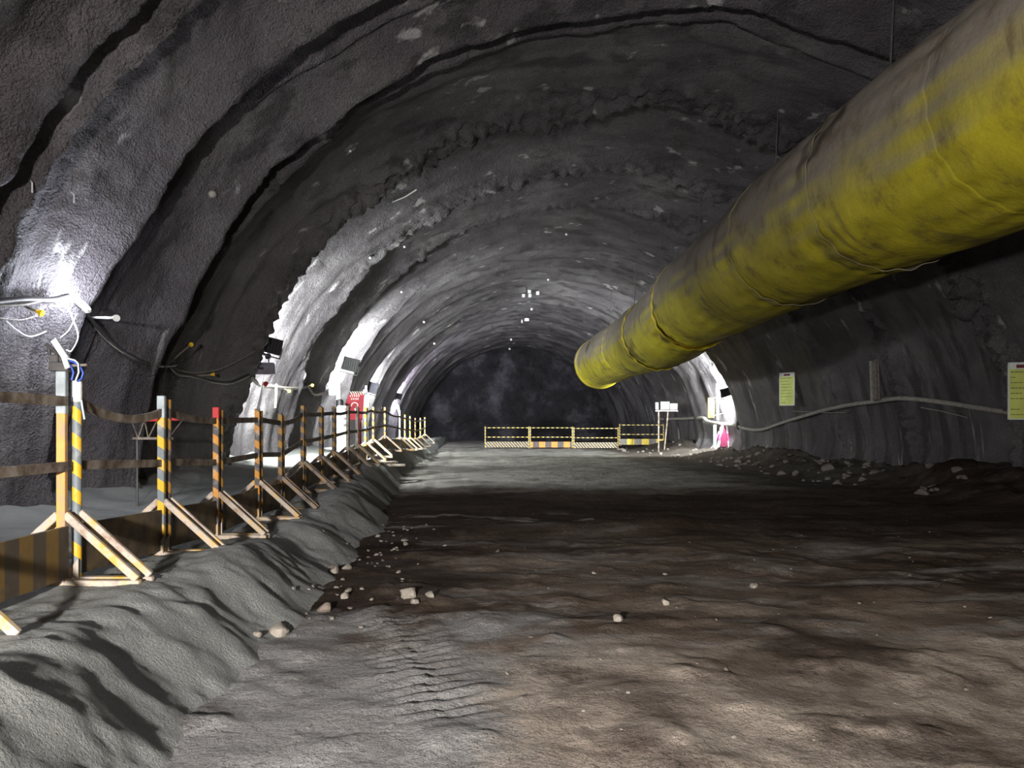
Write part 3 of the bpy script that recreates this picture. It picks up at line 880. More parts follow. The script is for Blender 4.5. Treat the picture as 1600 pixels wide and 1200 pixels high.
hook(45, 473, label='yellow capped rod holding the thick cable bundle at the picture edge', tip=on_wall(40, 473)[0] + on_wall(40, 473)[1] * 0.28, wallpt=(25, 472))
pt, pn = on_wall(262, 573)
hook(0, 0, label='long slanting rod with yellow cap reaching out past the cable sag', wallpt=(258, 572), tip=at(299, 538, pt.y - 0.35))
hook(0, 0, label='short horizontal rod with yellow cap below the sagging bundle', wallpt=(305, 588), tip=at(335, 585, on_wall(318, 587)[0].y - 0.2))
hook(0, 0, label='white rod with white cap pointing out from under the tube lamp', wallpt=(140, 496), tip=at(182, 497, 7.6), col_='white', rod='wirewhite')
hook(0, 0, label='small yellow capped rod on the first lit rib', wallpt=(440, 606), tip=at(452, 611, 16.6))
hook(0, 0, label='small yellow capped rod beside the first lit rib edge', wallpt=(480, 603), tip=at(488, 602, 17.6))

# bracket and wiring on top of the orange post
bx, by, bz = PX[1] - 0.005, PYY[1] - 0.085, PT[1] + 0.05
br = thing('cable_bracket', (bx, by, bz), 'steel cable bracket wrapped in white tape on top of the galvanised post', 'bracket')
MB().box((bx - 0.03, by, bz + 0.03), (0.11, 0.06, 0.055), bev=0.005).box((bx - 0.06, by, bz + 0.075), (0.05, 0.05, 0.05), bev=0.005).build('clamp_body', M['steel'], br)
MB().tube([at(75, 573, by - .01), at(136, 570, by - .02)], 0.008, 8).build('cross_rod', M['rod'], br)
mb = MB(); mb.bar(at(84, 531, by - 0.03), at(103, 560, by - 0.05), 0.035, 0.012, up=(0, 1, 0)).bar(at(98, 552, by - 0.03), at(106, 575, by - 0.05), 0.028, 0.012, up=(0, 1, 0))
mb.build('tape_strip', M['white'], br)
def loop(pts, y, r, mat, nm):
    P = [at(px, py, y) for px, py in pts]
    MB().tube(P, r, 8).build(nm, mat, br, smooth_angle=60)
loop([(106, 563), (116, 566), (126, 574), (130, 583), (127, 592), (121, 596)], by - 0.02, 0.006, M['wireblue'], 'blue_cord')
loop([(104, 566), (111, 572), (115, 582), (112, 594)], by - 0.03, 0.006, M['wireblue'], 'blue_cord')
loop([(105, 560), (117, 563), (122, 568), (123, 582), (117, 598)], by - 0.04, 0.005, M['wirewhite'], 'white_cord')
loop([(72, 538), (85, 548), (94, 560), (97, 570)], by - 0.0, 0.010, M['cable'], 'black_cord')
loop([(76, 543), (78, 555), (88, 562), (98, 572)], by + 0.02, 0.009, M['cable'], 'black_cord')
# tie hanging from the rail
p = at(127, 626, 4.42)
o = MB().tube([p + Vector((0.02, -0.035, 0)), p + Vector((0.03, -0.04, -0.05)), at(132, 655, 4.4)], 0.006, 6).build('rag_tie', M['paleblue'], origin=p)
tag(o, 'pale cord tied over the upper rail beside the taped post', 'cord')

# red lattice trestle behind the fence
ty = 9.3
A0, A1 = at(205, 656, ty), at(288, 653, ty); Bq0, Bq1 = at(208, 685, ty), at(271, 685, ty)
tr = thing('lattice_trestle', (A0.x, ty, gz_sand(A0.x, ty)), 'red topped steel lattice trestle in the dark recess behind the fence', 'trestle')
MB().bar(A0, A1, 0.05, 0.06, bev=0.005).build('top_beam', M['red'], tr)
MB().bar(Bq0, Bq1, 0.03, 0.03).build('lower_chord', M['rail'], tr)
mb = MB()
for i in range(8):
    t0, t1 = i / 8, (i + 1) / 8
    a, b = (A0.lerp(A1, t0), Bq0.lerp(Bq1, min(1, t1))) if i % 2 == 0 else (Bq0.lerp(Bq1, t0), A0.lerp(A1, t1))
    mb.tube([a, b], 0.008, 6)
mb.build('lattice', M['rail'], tr)
for q in (0.1, 0.9):
    tp = Bq0.lerp(Bq1, q)
    MB().tube([tp, (tp.x, tp.y, gz_sand(tp.x, tp.y) - 0.02)], 0.014, 8).build('leg', M['steel'], tr)

# ------------------------------------------------------------------ floodlights
def floodlight(c, fwd, w, h, label, power, color=(0.93, 1.0, 0.97), spread=150, mat='black', lit=True, roll=0.26):
    c = Vector(c); f = Vector(fwd).normalized()
    u = Vector((0, 0, 1)); r = f.cross(u).normalized(); u = r.cross(f).normalized()
    r, u = r * math.cos(roll) - u * math.sin(roll), u * math.cos(roll) + r * math.sin(roll)
    R = Matrix((r, f, u)).transposed()
    root = thing('floodlight', c, label, 'floodlight', 'floodlights on the tunnel lining')
    hs = MB().box(c, (w, 0.07, h), R, bev=0.008).build('housing', M[mat], root)
    mb = MB()
    for i in range(7):
        mb.box(c - f * 0.045 + r * (w * (-0.42 + 0.14 * i)), (0.008, 0.03, h * 0.8), R)
    mb.build('cooling_fins', M[mat], hs, smooth_angle=0)
    MB().box(c + f * 0.037, (w * 0.9, 0.008, h * 0.86), R).build('lens', M['flood_on'] if lit else M['lens_off'], hs)
    bp = c - u * (h / 2 + 0.06)
    mb = MB()
    for s in (-1, 1):
        mb.bar(c + r * (s * (w / 2 + 0.015)), c + r * (s * (w / 2 + 0.015)) - u * (h / 2 + 0.06), 0.02, 0.012, up=f)
    mb.bar(bp - r * (w / 2 + 0.02), bp + r * (w / 2 + 0.02), 0.025, 0.02, up=f)
    wq, wn_ = near_wall(bp)
    mb.bar(bp, wq - wn_ * 0.03, 0.03, 0.03)
    mb.build('bracket', M['steel'], root)
    if lit:
        ld = bpy.data.lights.new('flood_beam', 'AREA'); ld.shape = 'RECTANGLE'; ld.size = w * 0.85; ld.size_y = h * 0.8
        ld.energy = power; ld.color = color; ld.spread = math.radians(spread)
        lo = bpy.data.objects.new('flood_beam', ld); col.objects.link(lo); lo.parent = root
        lo.location = f * 0.06
        lo.rotation_euler = f.to_track_quat('-Z', 'Y').to_euler()
    return root

def wall_off(px, py, y, off):
    return at(px, py, y)

FL = []
c1 = at(424, 540, 14.9)
floodlight(c1, (0.12, 0.95, 0.08), 0.44, 0.32, 'black floodlight with its back to us on the first lit rib', 720, spread=178)
c2 = at(548, 570, 22.4)
floodlight(c2, (0.12, 0.95, 0.10), 0.50, 0.42, 'black floodlight on the second lit rib above the red tool board', 1200, spread=178)
c3 = at(582, 606, 30.2)
floodlight(c3, (0.25, 0.95, -0.12), 0.48, 0.46, 'dark grey floodlight housing on the dull rib past the tool board', 1000, mat='greybox', spread=178)
c4 = at(622, 619, 39.0)
floodlight(c4, (-0.2, 0.8, 0.5), 0.40, 0.34, 'tiny black floodlight on the purple lit rib deep in the tunnel', 900, color=(0.90, 0.88, 1.0), spread=178)
cr = at(1134, 613, 28.45)
floodlight(cr, (-0.08, 0.95, 0.22), 0.40, 0.34, 'dark floodlight on the blazing rib across the road under the duct', 2200, spread=178, roll=-0.3)

# lamp glare at the rib foot deep in the tunnel: a lit tube like the near one
q, qn = on_wall(617, 640)
fluoro(q + qn * 0.25, Vector((0.2, 0.1, -1)), qn, 'glaring tube lamp at the foot of the purple lit rib', M['tube_on'])

# ------------------------------------------------------------------ twin headed emergency lamp on the first rib
ep, en = on_wall(413, 577)
e0 = at(414, 576, 15.0)
em_ = thing('emergency_lamp', e0, 'grey emergency lamp box with two round heads under the first floodlight', 'lamp')
MB().box(e0, (0.40, 0.14, 0.24), bev=0.01).build('battery_box', M['greybox'], em_)
for px in (406, 419):
    hc = at(px, 560 if px < 410 else 557, 14.93)
    lh = MB().tube([hc + Vector((0, 0.06, 0)), hc, hc - Vector((0, 0.02, 0))], [0.05, 0.065, 0.06], 14).build('lamp_head', M['black'], em_)
    MB().tube([hc + Vector((0, 0.04, 0)), hc + Vector((0, 0.05, -0.12))], 0.015, 8).build('neck', M['black'], lh)
wq, wn_ = near_wall(e0)
MB().bar(e0, wq - wn_ * 0.03, 0.04, 0.04).build('bracket', M['steel'], em_)
for px in (406, 419):  # added fill lights to brighten the rib foot; the heads themselves look unlit
    hc = at(px, 558.5, 15.02)
    ld = bpy.data.lights.new('rib_foot_fill', 'AREA'); ld.shape = 'DISK'; ld.size = 0.1; ld.energy = 240; ld.color = (0.95, 1.0, 0.97)
    lo = bpy.data.objects.new('rib_foot_fill', ld); col.objects.link(lo); lo.parent = em_
    f_ = Vector((-0.25 if px < 410 else 0.15, 0.65, -0.6)); lo.location = hc + Vector((0, 0.06, -0.02)) - e0
    lo.rotation_euler = f_.to_track_quat('-Z', 'Y').to_euler()
pts = [at(407, 590, 15.3), at(404, 620, 15.3), at(398, 655, 15.2), at(391, 690, 15.2)]
cable('conduit', [at(412, 590, 15.1), at(408, 615, 15.1), at(402, 645, 15.1)], 0.03, M['wirewhite'], 'white conduit hanging below the emergency lamp', 'conduit')
cable('conduit', [at(432, 600, 15.9), at(431, 625, 15.9), at(430, 637, 15.9)], 0.025, M['hose'], 'short pale conduit dropping from the dusty cable bundle', 'conduit')
o = MB().ball(at(415, 600, 15.0), 0.055, 12, 8).build('socket', M['red'], origin=at(415, 600, 15.0)); tag(o, 'small red socket where the cables meet on the first rib', 'socket')

# ------------------------------------------------------------------ equipment beside the second lit rib
# white lamp pole and boxes
yp = 20.0
g = gz_sand(at(528, 600, yp).x, yp)
lp = thing('lamp_pole', (at(528, 600, yp).x, yp, g), 'white steel pole carrying a pale blue switch box, left of the red board', 'pole')
a = at(529, 570, yp); MB().bar((a.x, yp, g - 0.03), a, 0.10, 0.08, up=(0, 1, 0), bev=0.006).build('pole', M['white'], lp)
MB().bar(at(524, 576, yp), at(552, 583, yp + 0.1), 0.05, 0.05).build('cross_arm', M['white'], lp)
b_ = at(520, 608, yp); sbx = MB().box(b_, (0.19, 0.14, 0.34), bev=0.01).build('switch_box', M['paleblue'], lp)
MB().box(b_ + Vector((0, -0.075, -0.09)), (0.15, 0.012, 0.13)).build('box_door', M['white'], sbx)
c_ = at(531, 630, yp - 0.05); MB().tube([c_ + Vector((0, 0, -0.11)), c_ + Vector((0, 0, -0.10)), c_ + Vector((0, 0, 0.08)), c_ + Vector((0, 0, 0.11))], [0.08, 0.10, 0.10, 0.05], 14).build('transformer', M['black'], lp)
# white cabinet with dark windows
yc = 19.0
cc = at(537, 668, yc); gcab = gz_sand(cc.x, yc)
zt = at(537, 634, yc).z
cab = thing('meter_cabinet', (cc.x, yc, gcab), 'white meter cabinet with square dark windows standing behind the fence', 'cabinet')
MB().box((cc.x, yc, (gcab + zt) / 2), (0.30, 0.2, zt - gcab), bev=0.008).build('body', M['white'], cab)
for py in (654, 664):
    w_ = at(538.5, py, yc - 0.105); MB().box(w_, (0.07, 0.012, 0.07)).build('window', M['black'], cab)
w_ = at(540, 639, yc - 0.105); MB().box(w_, (0.07, 0.01, 0.07)).build('plate', M['maroon'], cab)
# red tool board with hooks, two lines of print and a round arrow mark
yb_ = 20.6
o_ = at(556, 630, yb_)
gb = gz_sand(o_.x, yb_)
rb = thing('tool_board', (o_.x, yb_, gb), 'red board with white print, round arrow mark and a row of curved hooks on top', 'board')
def bp_(px, py, dy=0.0): return at(px, py, yb_ + dy)
sc = yb_ / F
poly = [(-18, -26), (10, -26), (13, 14), (9, 16), (-10, 15), (-14, 5), (-17, -6)]
MB().prism([(x * sc, y * sc) for x, y in poly], 0.05, o_, (1, 0, 0), (0, 0, 1)).build('panel', M['red_board'], rb, smooth_angle=0)
for s in (-1, 1):
    MB().bar(o_ + Vector((s * 0.16 - .04, 0.05, -0.35)), (o_.x + s * 0.16 - .04, yb_ + 0.05, gb - 0.02), 0.05, 0.05).build('leg', M['red_board'], rb)
for i in range(6):
    x = -8 + i * 3.6
    pts = [o_ + Vector(((x + q) * sc, -0.02, (13 + z) * sc)) for q, z in ((2.4, 0), (1.6, 2.2), (0.2, 4.2), (-1.6, 5.4))]
    MB().tube(pts, [0.014, 0.014, 0.012, 0.006], 8).build('hook', M['white_worn'], rb)
mb = MB()
rnd = random.Random(3)
for (z, x0, n) in ((11.0, -8, 5), (6.5, -6, 4)):
    for i in range(n):
        cx_ = x0 + i * 3.2
        mb.box(o_ + Vector((cx_ * sc, -0.028, (z + 1) * sc)), (2.2 * sc, 0.006, 0.5 * sc))
        mb.box(o_ + Vector((cx_ * sc, -0.028, (z - 0.6) * sc)), (1.8 * sc, 0.006, 0.45 * sc))
        mb.box(o_ + Vector(((cx_ + rnd.uniform(-.6, .6)) * sc, -0.028, z * sc)), (0.5 * sc, 0.006, 2.8 * sc))
mb.build('print', M['white_worn'], rb, smooth_angle=0)
pts = [o_ + Vector(((-1.5 + 5 * math.cos(t)) * sc, -0.03, (-4 + 5 * math.sin(t)) * sc)) for t in np.linspace(-1.2, 3.4, 22)]
mb = MB().tube(pts, 0.012, 6)
e = pts[0]; mb.prism([(-0.05, 0), (0.05, 0.02), (0, -0.07)], 0.006, e, (1, 0, 0), (0, 0, 1))
mb.build('arrow_mark', M['white_worn'], rb)
# white fixture hanging right of the board
yk = 23.0
k_ = at(575, 632, yk)
fx_ = thing('wall_fixture', at(575, 600, yk), 'white wall fitting with small pale box right of the red board', 'fitting')
MB().bar(at(572, 603, yk), at(574, 645, yk), 0.05, 0.05).build('stem', M['white'], fx_)
MB().box(at(574, 633, yk - 0.02), (0.13, 0.10, 0.15), bev=0.008).build('pale_box', M['paleblue'], fx_)
MB().ball(at(571, 612, yk), 0.075, 12, 8).build('joint', M['white'], fx_); MB().ball(at(577, 624, yk), 0.06, 12, 8).build('joint', M['white'], fx_)
MB().tube([at(574, 645, yk), (k_.x, yk, gz_sand(k_.x, yk) - 0.02)], 0.02, 8).build('foot_pole', M['white'], fx_)

# ------------------------------------------------------------------ right side: mast with two floods, striped stand, signs, hose
ym = 34.0
xl = at(1034, 0, ym).x
gm = gz_road(xl, ym)
ma = thing('lamp_mast', (xl, ym, gm), 'two-legged mast with pale lamp boxes beside the far barriers', 'mast')
for px, tp, pb in ((1029, 641, 1029), (1044, 641, 1038)):
    x = at(pb, 0, ym).x; MB().tube([(x, ym, gz_road(x, ym) - 0.03), at(px, tp, ym)], 0.035, 8).build('leg', M['rail'], ma)
MB().bar(at(1024, 642, ym), at(1059, 642, ym), 0.09, 0.05).build('cross_bar', M['white_worn'], ma)
MB().box(at(1038.5, 634, ym - 0.05), (0.44, 0.22, 0.40), bev=0.015).build('lamp_box', M['lightgrey'], ma)
MB().box(at(1052, 635.5, ym), (0.37, 0.20, 0.32), bev=0.015).build('lamp_box', M['steel'], ma)
MB().box(at(1026, 634.5, ym), (0.16, 0.18, 0.36), bev=0.015).build('side_box', M['lightgrey'], ma)

ysd = 29.8
sd0 = at(1131, 709, ysd); gs = gz_road(sd0.x, ysd)
sd = thing('striped_stand', (sd0.x, ysd, gs), 'red and white pole stand with a magenta sheet at the blazing rib foot', 'stand')
def pole(pxt, pyt, pxb, r, mat, nm='leg', dy=0.0):
    xb_ = at(pxb, 0, ysd).x
    MB().tube([(xb_, ysd + dy, gz_road(xb_, ysd) - 0.03), at(pxt, pyt, ysd + dy)], r, 10).build(nm, mat, sd)
pole(1129, 664, 1121, 0.055, M['pinkpole']); pole(1136, 664, 1140, 0.055, M['pinkpole']); pole(1127, 668, 1116, 0.04, M['pinkpole'], dy=0.3); pole(1117, 664, 1118, 0.06, M['paleblue'], 'pale_pole', dy=0.1)
mb = MB(); z1, z0 = at(0, 667, ysd).z, at(0, 698, ysd).z
mb.prism([(at(1129, 0, ysd).x, z1), (at(1134, 0, ysd).x, z1), (at(1138, 0, ysd).x, z0), (at(1126, 0, ysd).x, z0)], 0.03, (0, ysd + 0.04, 0), (1, 0, 0), (0, 0, 1))
mb.build('sheet', M['magenta'], sd, smooth_angle=0)
MB().bar(at(1124, 662, ysd), at(1142, 662, ysd), 0.06, 0.06).build('top_bar', M['steel'], sd)
# tall pipe on the blazing rib, and its orange notice
pz = [on_wall(1127, 600)[0], on_wall(1131, 655)[0]]
o = MB().tube([pz[0] + Vector((-0.15, 0, 0)), pz[1] + Vector((-0.25, 0, 0))], 0.05, 10).build('pipe', M['white'], origin=pz[0]); tag(o, 'white upright pipe running down the blazing rib', 'pipe')

def board(px, py, w, h, label, face, head=True, seed=1, lines=9, turn=0.45, off=0.10, framed=True):
    p, n = on_wall(px, py)
    f = Vector((n.x, n.y - turn, 0)).normalized()
    r = Vector((0, 0, 1)).cross(f).normalized()
    dv = (CAM - p).normalized(); c = p + dv * (off / max(0.15, n.dot(dv)))
    u = Vector((0, 0, 1))
    R = Matrix((r, f, u)).transposed()
    root = thing('notice_board', c, label, 'sign')
    pnl = MB().box(c, (w, 0.03, h), R, bev=0.004).build('panel', face, root)
    t = 0.05 * w
    if framed:
        mb = MB()
        for s in (-1, 1):
            mb.box(c + r * (s * w / 2) + f * 0.006, (t, 0.035, h + t), R); mb.box(c + u * (s * h / 2) + f * 0.006, (w + t, 0.035, t), R)
        mb.build('frame', M['sign_frame'], pnl, smooth_angle=0)
    rn = random.Random(seed)
    if head:
        MB().box(c + u * (h * 0.44) + f * 0.017, (w * 0.9, 0.004, h * 0.10), R).build('header', M['sign_frame'], pnl)
        MB().box(c + u * (h * 0.44) + f * 0.021, (w * 0.42, 0.004, h * 0.06), R).build('emblem', M['maroon'], pnl)
    mb = MB()
    for i in range(lines):
        z = h * (0.34 - 0.76 * i / max(1, lines - 1)) if head else h * (0.4 - 0.8 * i / max(1, lines - 1))
        x = -w * 0.42
        while x < w * 0.40:
            L = rn.uniform(0.05, 0.16) * w
            if x + L > w * 0.42 or rn.random() < 0.08: break
            mb.box(c + r * (x + L / 2) + u * z + f * 0.017, (L, 0.003, h * 0.012), R)
            x += L + w * 0.03
    mb.build('print', M['ink'], pnl, smooth_angle=0)
    mb = MB()
    for s in (-1, 1):
        q = c + u * (s * h * 0.42); wq, wn_ = near_wall(q)
        mb.bar(q, wq - wn_ * 0.03, 0.02, 0.02)
    mb.build('fixing', M['steel'], root)
    return root
board(1230, 608, 0.46, 0.98, 'narrow yellow-green notice with maroon heading standing off the dark wall', M['sign'], seed=2, turn=0.7, off=0.42)
board(1596, 611, 0.40, 0.98, 'yellow-green notice cut by the picture edge, just above the hose', M['sign'], seed=5, turn=0.8, off=0.30)
p, n = on_wall(1111, 637)
board(1111, 637, 0.34, 0.80, 'orange notice low on the blazing rib beside the white pipe', M['orange_sign'], head=False, seed=8, lines=5, off=0.32, framed=False)

cable('hose', span([(1030, 655), (1070, 654), (1098, 653), (1106, 658), (1125, 662), (1152, 664)], 0.12), 0.07, M['hose'], 'pale grey hose run from the lamp mast to the blazing rib', 'hose')
cable('hose', [p_ + n_ * 0.11 for p_, n_ in [on_wall(*q) for q in ((1156, 665), (1172, 669), (1195, 670), (1225, 660), (1255, 651), (1290, 640), (1335, 631), (1370, 626), (1410, 622), (1445, 622), (1490, 628), (1540, 635), (1580, 641), (1640, 648))]], 0.055, M['hose'], 'thick dusty hose swagged along the dark wall below the notices', 'hose', dense=10)
cable('cord', [p_ + n_ * 0.13 for p_, n_ in [on_wall(*q) for q in ((1245, 641), (1290, 642), (1330, 643))]], 0.012, M['hose'], 'thin pale cord crossing behind the hose under the first notice', 'cord')
cable('cord', [p_ + n_ * 0.10 for p_, n_ in [on_wall(*q) for q in ((1446, 635), (1480, 641), (1520, 651))]], 0.012, M['hose'], 'thin pale cord sloping below the hose beyond its highest point', 'cord')
# coil
cc_ = at(1156, 664, 28.4); wq, wn_ = near_wall(cc_); cc_ = wq + wn_ * 0.12
pts = [cc_ + Vector((0.12 * math.cos(t) * 0.6, 0.10 * math.cos(t), 0.13 * math.sin(t))) for t in np.linspace(0, 2 * PI, 24)]
o = MB().tube(pts, 0.045, 8).build('hose_clamp', M['steel'], origin=cc_, smooth_angle=60); tag(o, 'dark ring clamp joining the two hoses at the blazing rib', 'clamp')
# steel channel leaning on the wall above the hose
c0, n0_ = on_wall(1368, 596); c0b, n1_ = on_wall(1372, 624)
ch = thing('steel_channel', c0b, 'upright grey steel channel fixed to the dark wall above the hose', 'bracket')
tt = on_wall(1366, 564)[0]; bb = on_wall(1370, 626)[0]
yv = min(tt.y, bb.y) - 0.12
T_, B_ = at(1366, 564, yv), at(1368, 626, yv)
mb = MB(); mb.bar(T_ + Vector((-.08, 0, 0)), B_ + Vector((-.08, 0, 0)), 0.03, 0.10, up=(0, 1, 0)).bar(T_ + Vector((.08, 0.03, 0)), B_ + Vector((.08, 0.03, 0)), 0.03, 0.10, up=(0, 1, 0)).bar(T_ + Vector((0, 0.06, 0)), B_ + Vector((0, 0.06, 0)), 0.17, 0.015, up=(0, 1, 0))
mb.build('channel', M['hose'], ch, smooth_angle=0)
mb = MB()
for q in (T_, B_):
    wq, wn_ = near_wall(q); mb.bar(q + Vector((0, 0.05, 0)), wq - wn_ * 0.05, 0.04, 0.04)
mb.build('wall_tie', M['steel'], ch)

# ------------------------------------------------------------------ small things hanging from the roof
SURV = [((885, 362), 'white survey target alone on the smooth roof rib above the duct tip'), ((857, 433), 'white survey target on the roof just above the camera cluster'),
        ((625, 453), 'white survey target on the bright second rib'), ((660, 500), 'white survey target low on the dull rib below the bright one'), ((676, 534), 'white survey target nearest to the purple rib'),
        ((798, 527), 'upper of two white dots under the dome camera'), ((796, 541), 'lower of two white dots under the dome camera'), ((630, 382), 'white survey target on the broken rib edge'),
        ((577, 400), 'white survey target on the first lit rib near its broken edge'), ((545, 232), 'pale yellow survey target high on the dark near roof')]
for (px, py), lab in SURV:
    p, n = on_wall(px, py)
    s = max(0.022, 0.0016 * p.y)
    root = thing('survey_target', p, lab, 'target', 'survey targets on the roof')
    MB().tube([p - n * 0.05, p + n * s * 2.2], s * 0.18, 6).build('pin', M['steel'], root)
    MB().ball(p + n * s * 2.4, s, 10, 7).build('prism_head', M['white'], root)
# camera cluster
cp, cn = on_wall(822, 448)
yy_ = cp.y - 0.3
cl = thing('camera_cluster', cp, 'cluster of small white camera boxes hanging from the roof crown', 'camera')
MB().tube([cp, at(825, 462, yy_)], 0.03, 8).build('drop_rod', M['steel'], cl)
MB().bar(at(815, 459, yy_), at(842, 459, yy_), 0.03, 0.03).build('cross_bar', M['steel'], cl)
for px, py in ((818, 462), (828, 462), (827, 456), (840, 458)):
    MB().box(at(px, py, yy_ - 0.03), (0.13, 0.14, 0.14), bev=0.01).build('camera_box', M['white'], cl)
MB().tube([at(828, 462, yy_), at(830, 481, yy_)], 0.012, 6).build('hanging_wire', M['steel'], cl)
MB().ball(at(831, 483, yy_), 0.06, 10, 7).build('drop_ball', M['white'], cl)
dp, dn = on_wall(823, 488)
yd_ = dp.y - 0.3
dc = thing('dome_camera', dp, 'white dome camera hanging alone below the camera cluster', 'camera')
MB().tube([dp + Vector((0, 0, 0.05)), at(823, 496, yd_)], 0.03, 8).build('drop_rod', M['steel'], dc)
t_ = at(823, 501, yd_); s = yd_ / F
MB().tube([t_ + Vector((0, 0, 4 * s)), t_ + Vector((0, 0, 3.4 * s)), t_ - Vector((0, 0, 1 * s))], [2 * s, 3.6 * s, 3.8 * s], 14).build('housing', M['white'], dc)
MB().ball(t_ - Vector((0, 0, 1.4 * s)), 3.2 * s, 14, 8).build('dome', M['black'], dc)
MB().box(at(815.5, 502, yd_), (1.8 * s, 1.8 * s, 5 * s), bev=0.01).build('side_unit', M['white'], dc)
# bright strip of bent steel on the roof
pa, na1 = on_wall(612, 314); pb, nb1 = on_wall(649, 293)
o = MB().tube([pa + na1 * 0.03, (pa + pb) / 2 + na1 * 0.07, pb + nb1 * 0.05], [0.008, 0.012, 0.018], 6).build('steel_strip', M['white'], origin=pa); tag(o, 'thin bright steel strip stuck in the roof past the crusted edge', 'strip')
# lamp fitting stubs on the near wall
for (px, py), lab in (((48, 283), 'pale pin sticking out of the rough wall near the picture corner'), ((111, 300), 'bent pale pin on the wall above the tube lamp')):
    p, n = on_wall(px, py)
    o = MB().tube([p - n * 0.03, p + n * 0.06, p + n * 0.06 + Vector((0, 0, -0.09))], 0.007, 6).build('wall_pin', M['wirewhite'], origin=p); tag(o, lab, 'pin')
p, n = on_wall(332, 303)
o = MB().ball(p + n * 0.0, 0.06, 9, 6, (1, 1, .8)).build('anchor_plate', M['hose'], origin=p); tag(o, 'lumpy anchor knob on the smooth lit near rib', 'anchor')

# ------------------------------------------------------------------ stones
def stone_mesh(seed, s, flat=0.7):
    rn = np.random.RandomState(seed)
    mb = MB(); mb.ball((0, 0, 0), 1.0, 12, 8)
    v = np.array(mb.v)
    st = np.array([1.0, rn.uniform(.65, .95), flat * rn.uniform(.8, 1.1)])
    nn = fbm(v[:, 0] * 1.3 + seed, v[:, 1] * 1.3, v[:, 2] * 1.3, 3, seed)
    v = v * (1 + nn[:, None] * 0.28)
    for _ in range(5):     # knock facets off
        d = rn.normal(size=3); d /= np.linalg.norm(d)
        k = v @ d; cut = 0.62
        v = v - np.outer(np.maximum(k - cut, 0) * 0.85, d)
    v = v * st * s
    mb.v = [tuple(p) for p in v.tolist()]
    return mb
BIG = [((435, 987), 0.075, 'stone', 'largest pale stone at the foot of the sand bank'), ((540, 934), 0.045, 'stone', 'pale stone lying between sand bank and muddy road'),
       ((640, 932), 0.075, 'stone', 'broad broken white lump on the mud edge'), ((672, 933), 0.045, 'stone', 'stone touching the right end of the broken white lump'), ((648, 943), 0.045, 'stone', 'flat stone just in front of the broken white lump'),
       ((507, 955), 0.06, 'stone_dark', 'dull stone half sunk where sand meets mud'), ((524, 893), 0.055, 'stone', 'bigger pale stone of the litter on the bank slope'), ((542, 889), 0.05, 'stone', 'pale stone at the mud end of the bank litter'),
       ((402, 993), 0.03, 'stone', 'small white chip beside the largest pale stone'), ((1040, 945), 0.035, 'stone', 'grey pebble with dark shade on the open road'), ((965, 970), 0.04, 'stone', 'whitish pebble on the sunlit looking clay of the road'),
       ((1178, 918), 0.04, 'stone', 'lone white pebble on the brown road beside the dark rut')]
for i, ((px, py), s, mt, lab) in enumerate(BIG):
    y = CAM.z * F / (py - VY)
    for _ in range(6):
        x = (px - VX) / F * y; z = ground(x, y); y = (CAM.z - z) * F / (py - VY)
    x = (px - VX) / F * y
    lab = lab.replace('sunlit looking', 'pale')
    o = stone_mesh(300 + i, s).build('stone', M[mt], origin=(0, 0, 0), smooth_angle=35)
    o.location = (x, y, ground(x, y) + s * 0.30); o.rotation_euler = (0, 0, i * 1.3)
    tag(o, lab, 'stone', 'loose stones on the ground')
protoP = [stone_mesh(400 + i, 1.0, 0.6).build('stone', M['stone' if i % 3 else 'stone_dark'], origin=(0, 0, 0), smooth_angle=35) for i in range(5)]
protoR = [stone_mesh(500 + i, 1.0, 0.7).build('stone', M['clod'], origin=(0, 0, 0), smooth_angle=35) for i in range(5)]
def drop(o, x, y, s, rn):
    o.location = (x, y, ground(x, y) + s * 0.1); o.scale = (s, s, s); o.rotation_euler = (rn.uniform(-.3, .3), rn.uniform(-.3, .3), rn.uniform(0, 6.28))
rn = random.Random(11)
cnt = 0
def scatter(n, fx_, label, group, smin, smax, protos, c0=0):
    cnt = c0
    for i in range(n):
        x, y = fx_()
        s = rn.uniform(smin, smax) * (1.0 if rn.random() < .85 else 1.6)
        if cnt < 5: o = protos[cnt]
        else:
            o = protos[cnt % 5].copy(); col.objects.link(o)
        cnt += 1
        drop(o, x, y, s, rn); tag(o, label, 'stone', group)
def litter():
    y = rn.uniform(4.8, 9.5); t = float(bank_line(np.array([y]))[0][0]); return t + rn.gauss(0.05, 0.22), y
scatter(70, litter, 'small pale stone littering the foot of the sand bank', 'small stones along the sand bank', 0.010, 0.028, protoP)
def roadst(): y = rn.uniform(3.0, 9.0); return rn.uniform(-0.3, 4.2 * y / 4), y
scatter(70, lambda: (lambda q: (min(q[0], 8), q[1]))(roadst()), 'small stone scattered on the open brown road', 'small stones on the road', 0.006, 0.018, protoP, 5)
def rub():
    y = rn.uniform(13, 30); return rn.uniform(7.4, 9.5), y
scatter(120, rub, 'rubble lump spilled along the foot of the dark wall', 'rubble below the dark wall', 0.04, 0.13, protoR)
def rub2():
    y = rn.uniform(30, 41); return rn.uniform(6.5, 9.3), y
scatter(30, rub2, 'rubble lump lying beyond the blazing rib near the mast', 'rubble by the mast', 0.05, 0.12, protoR, 5)

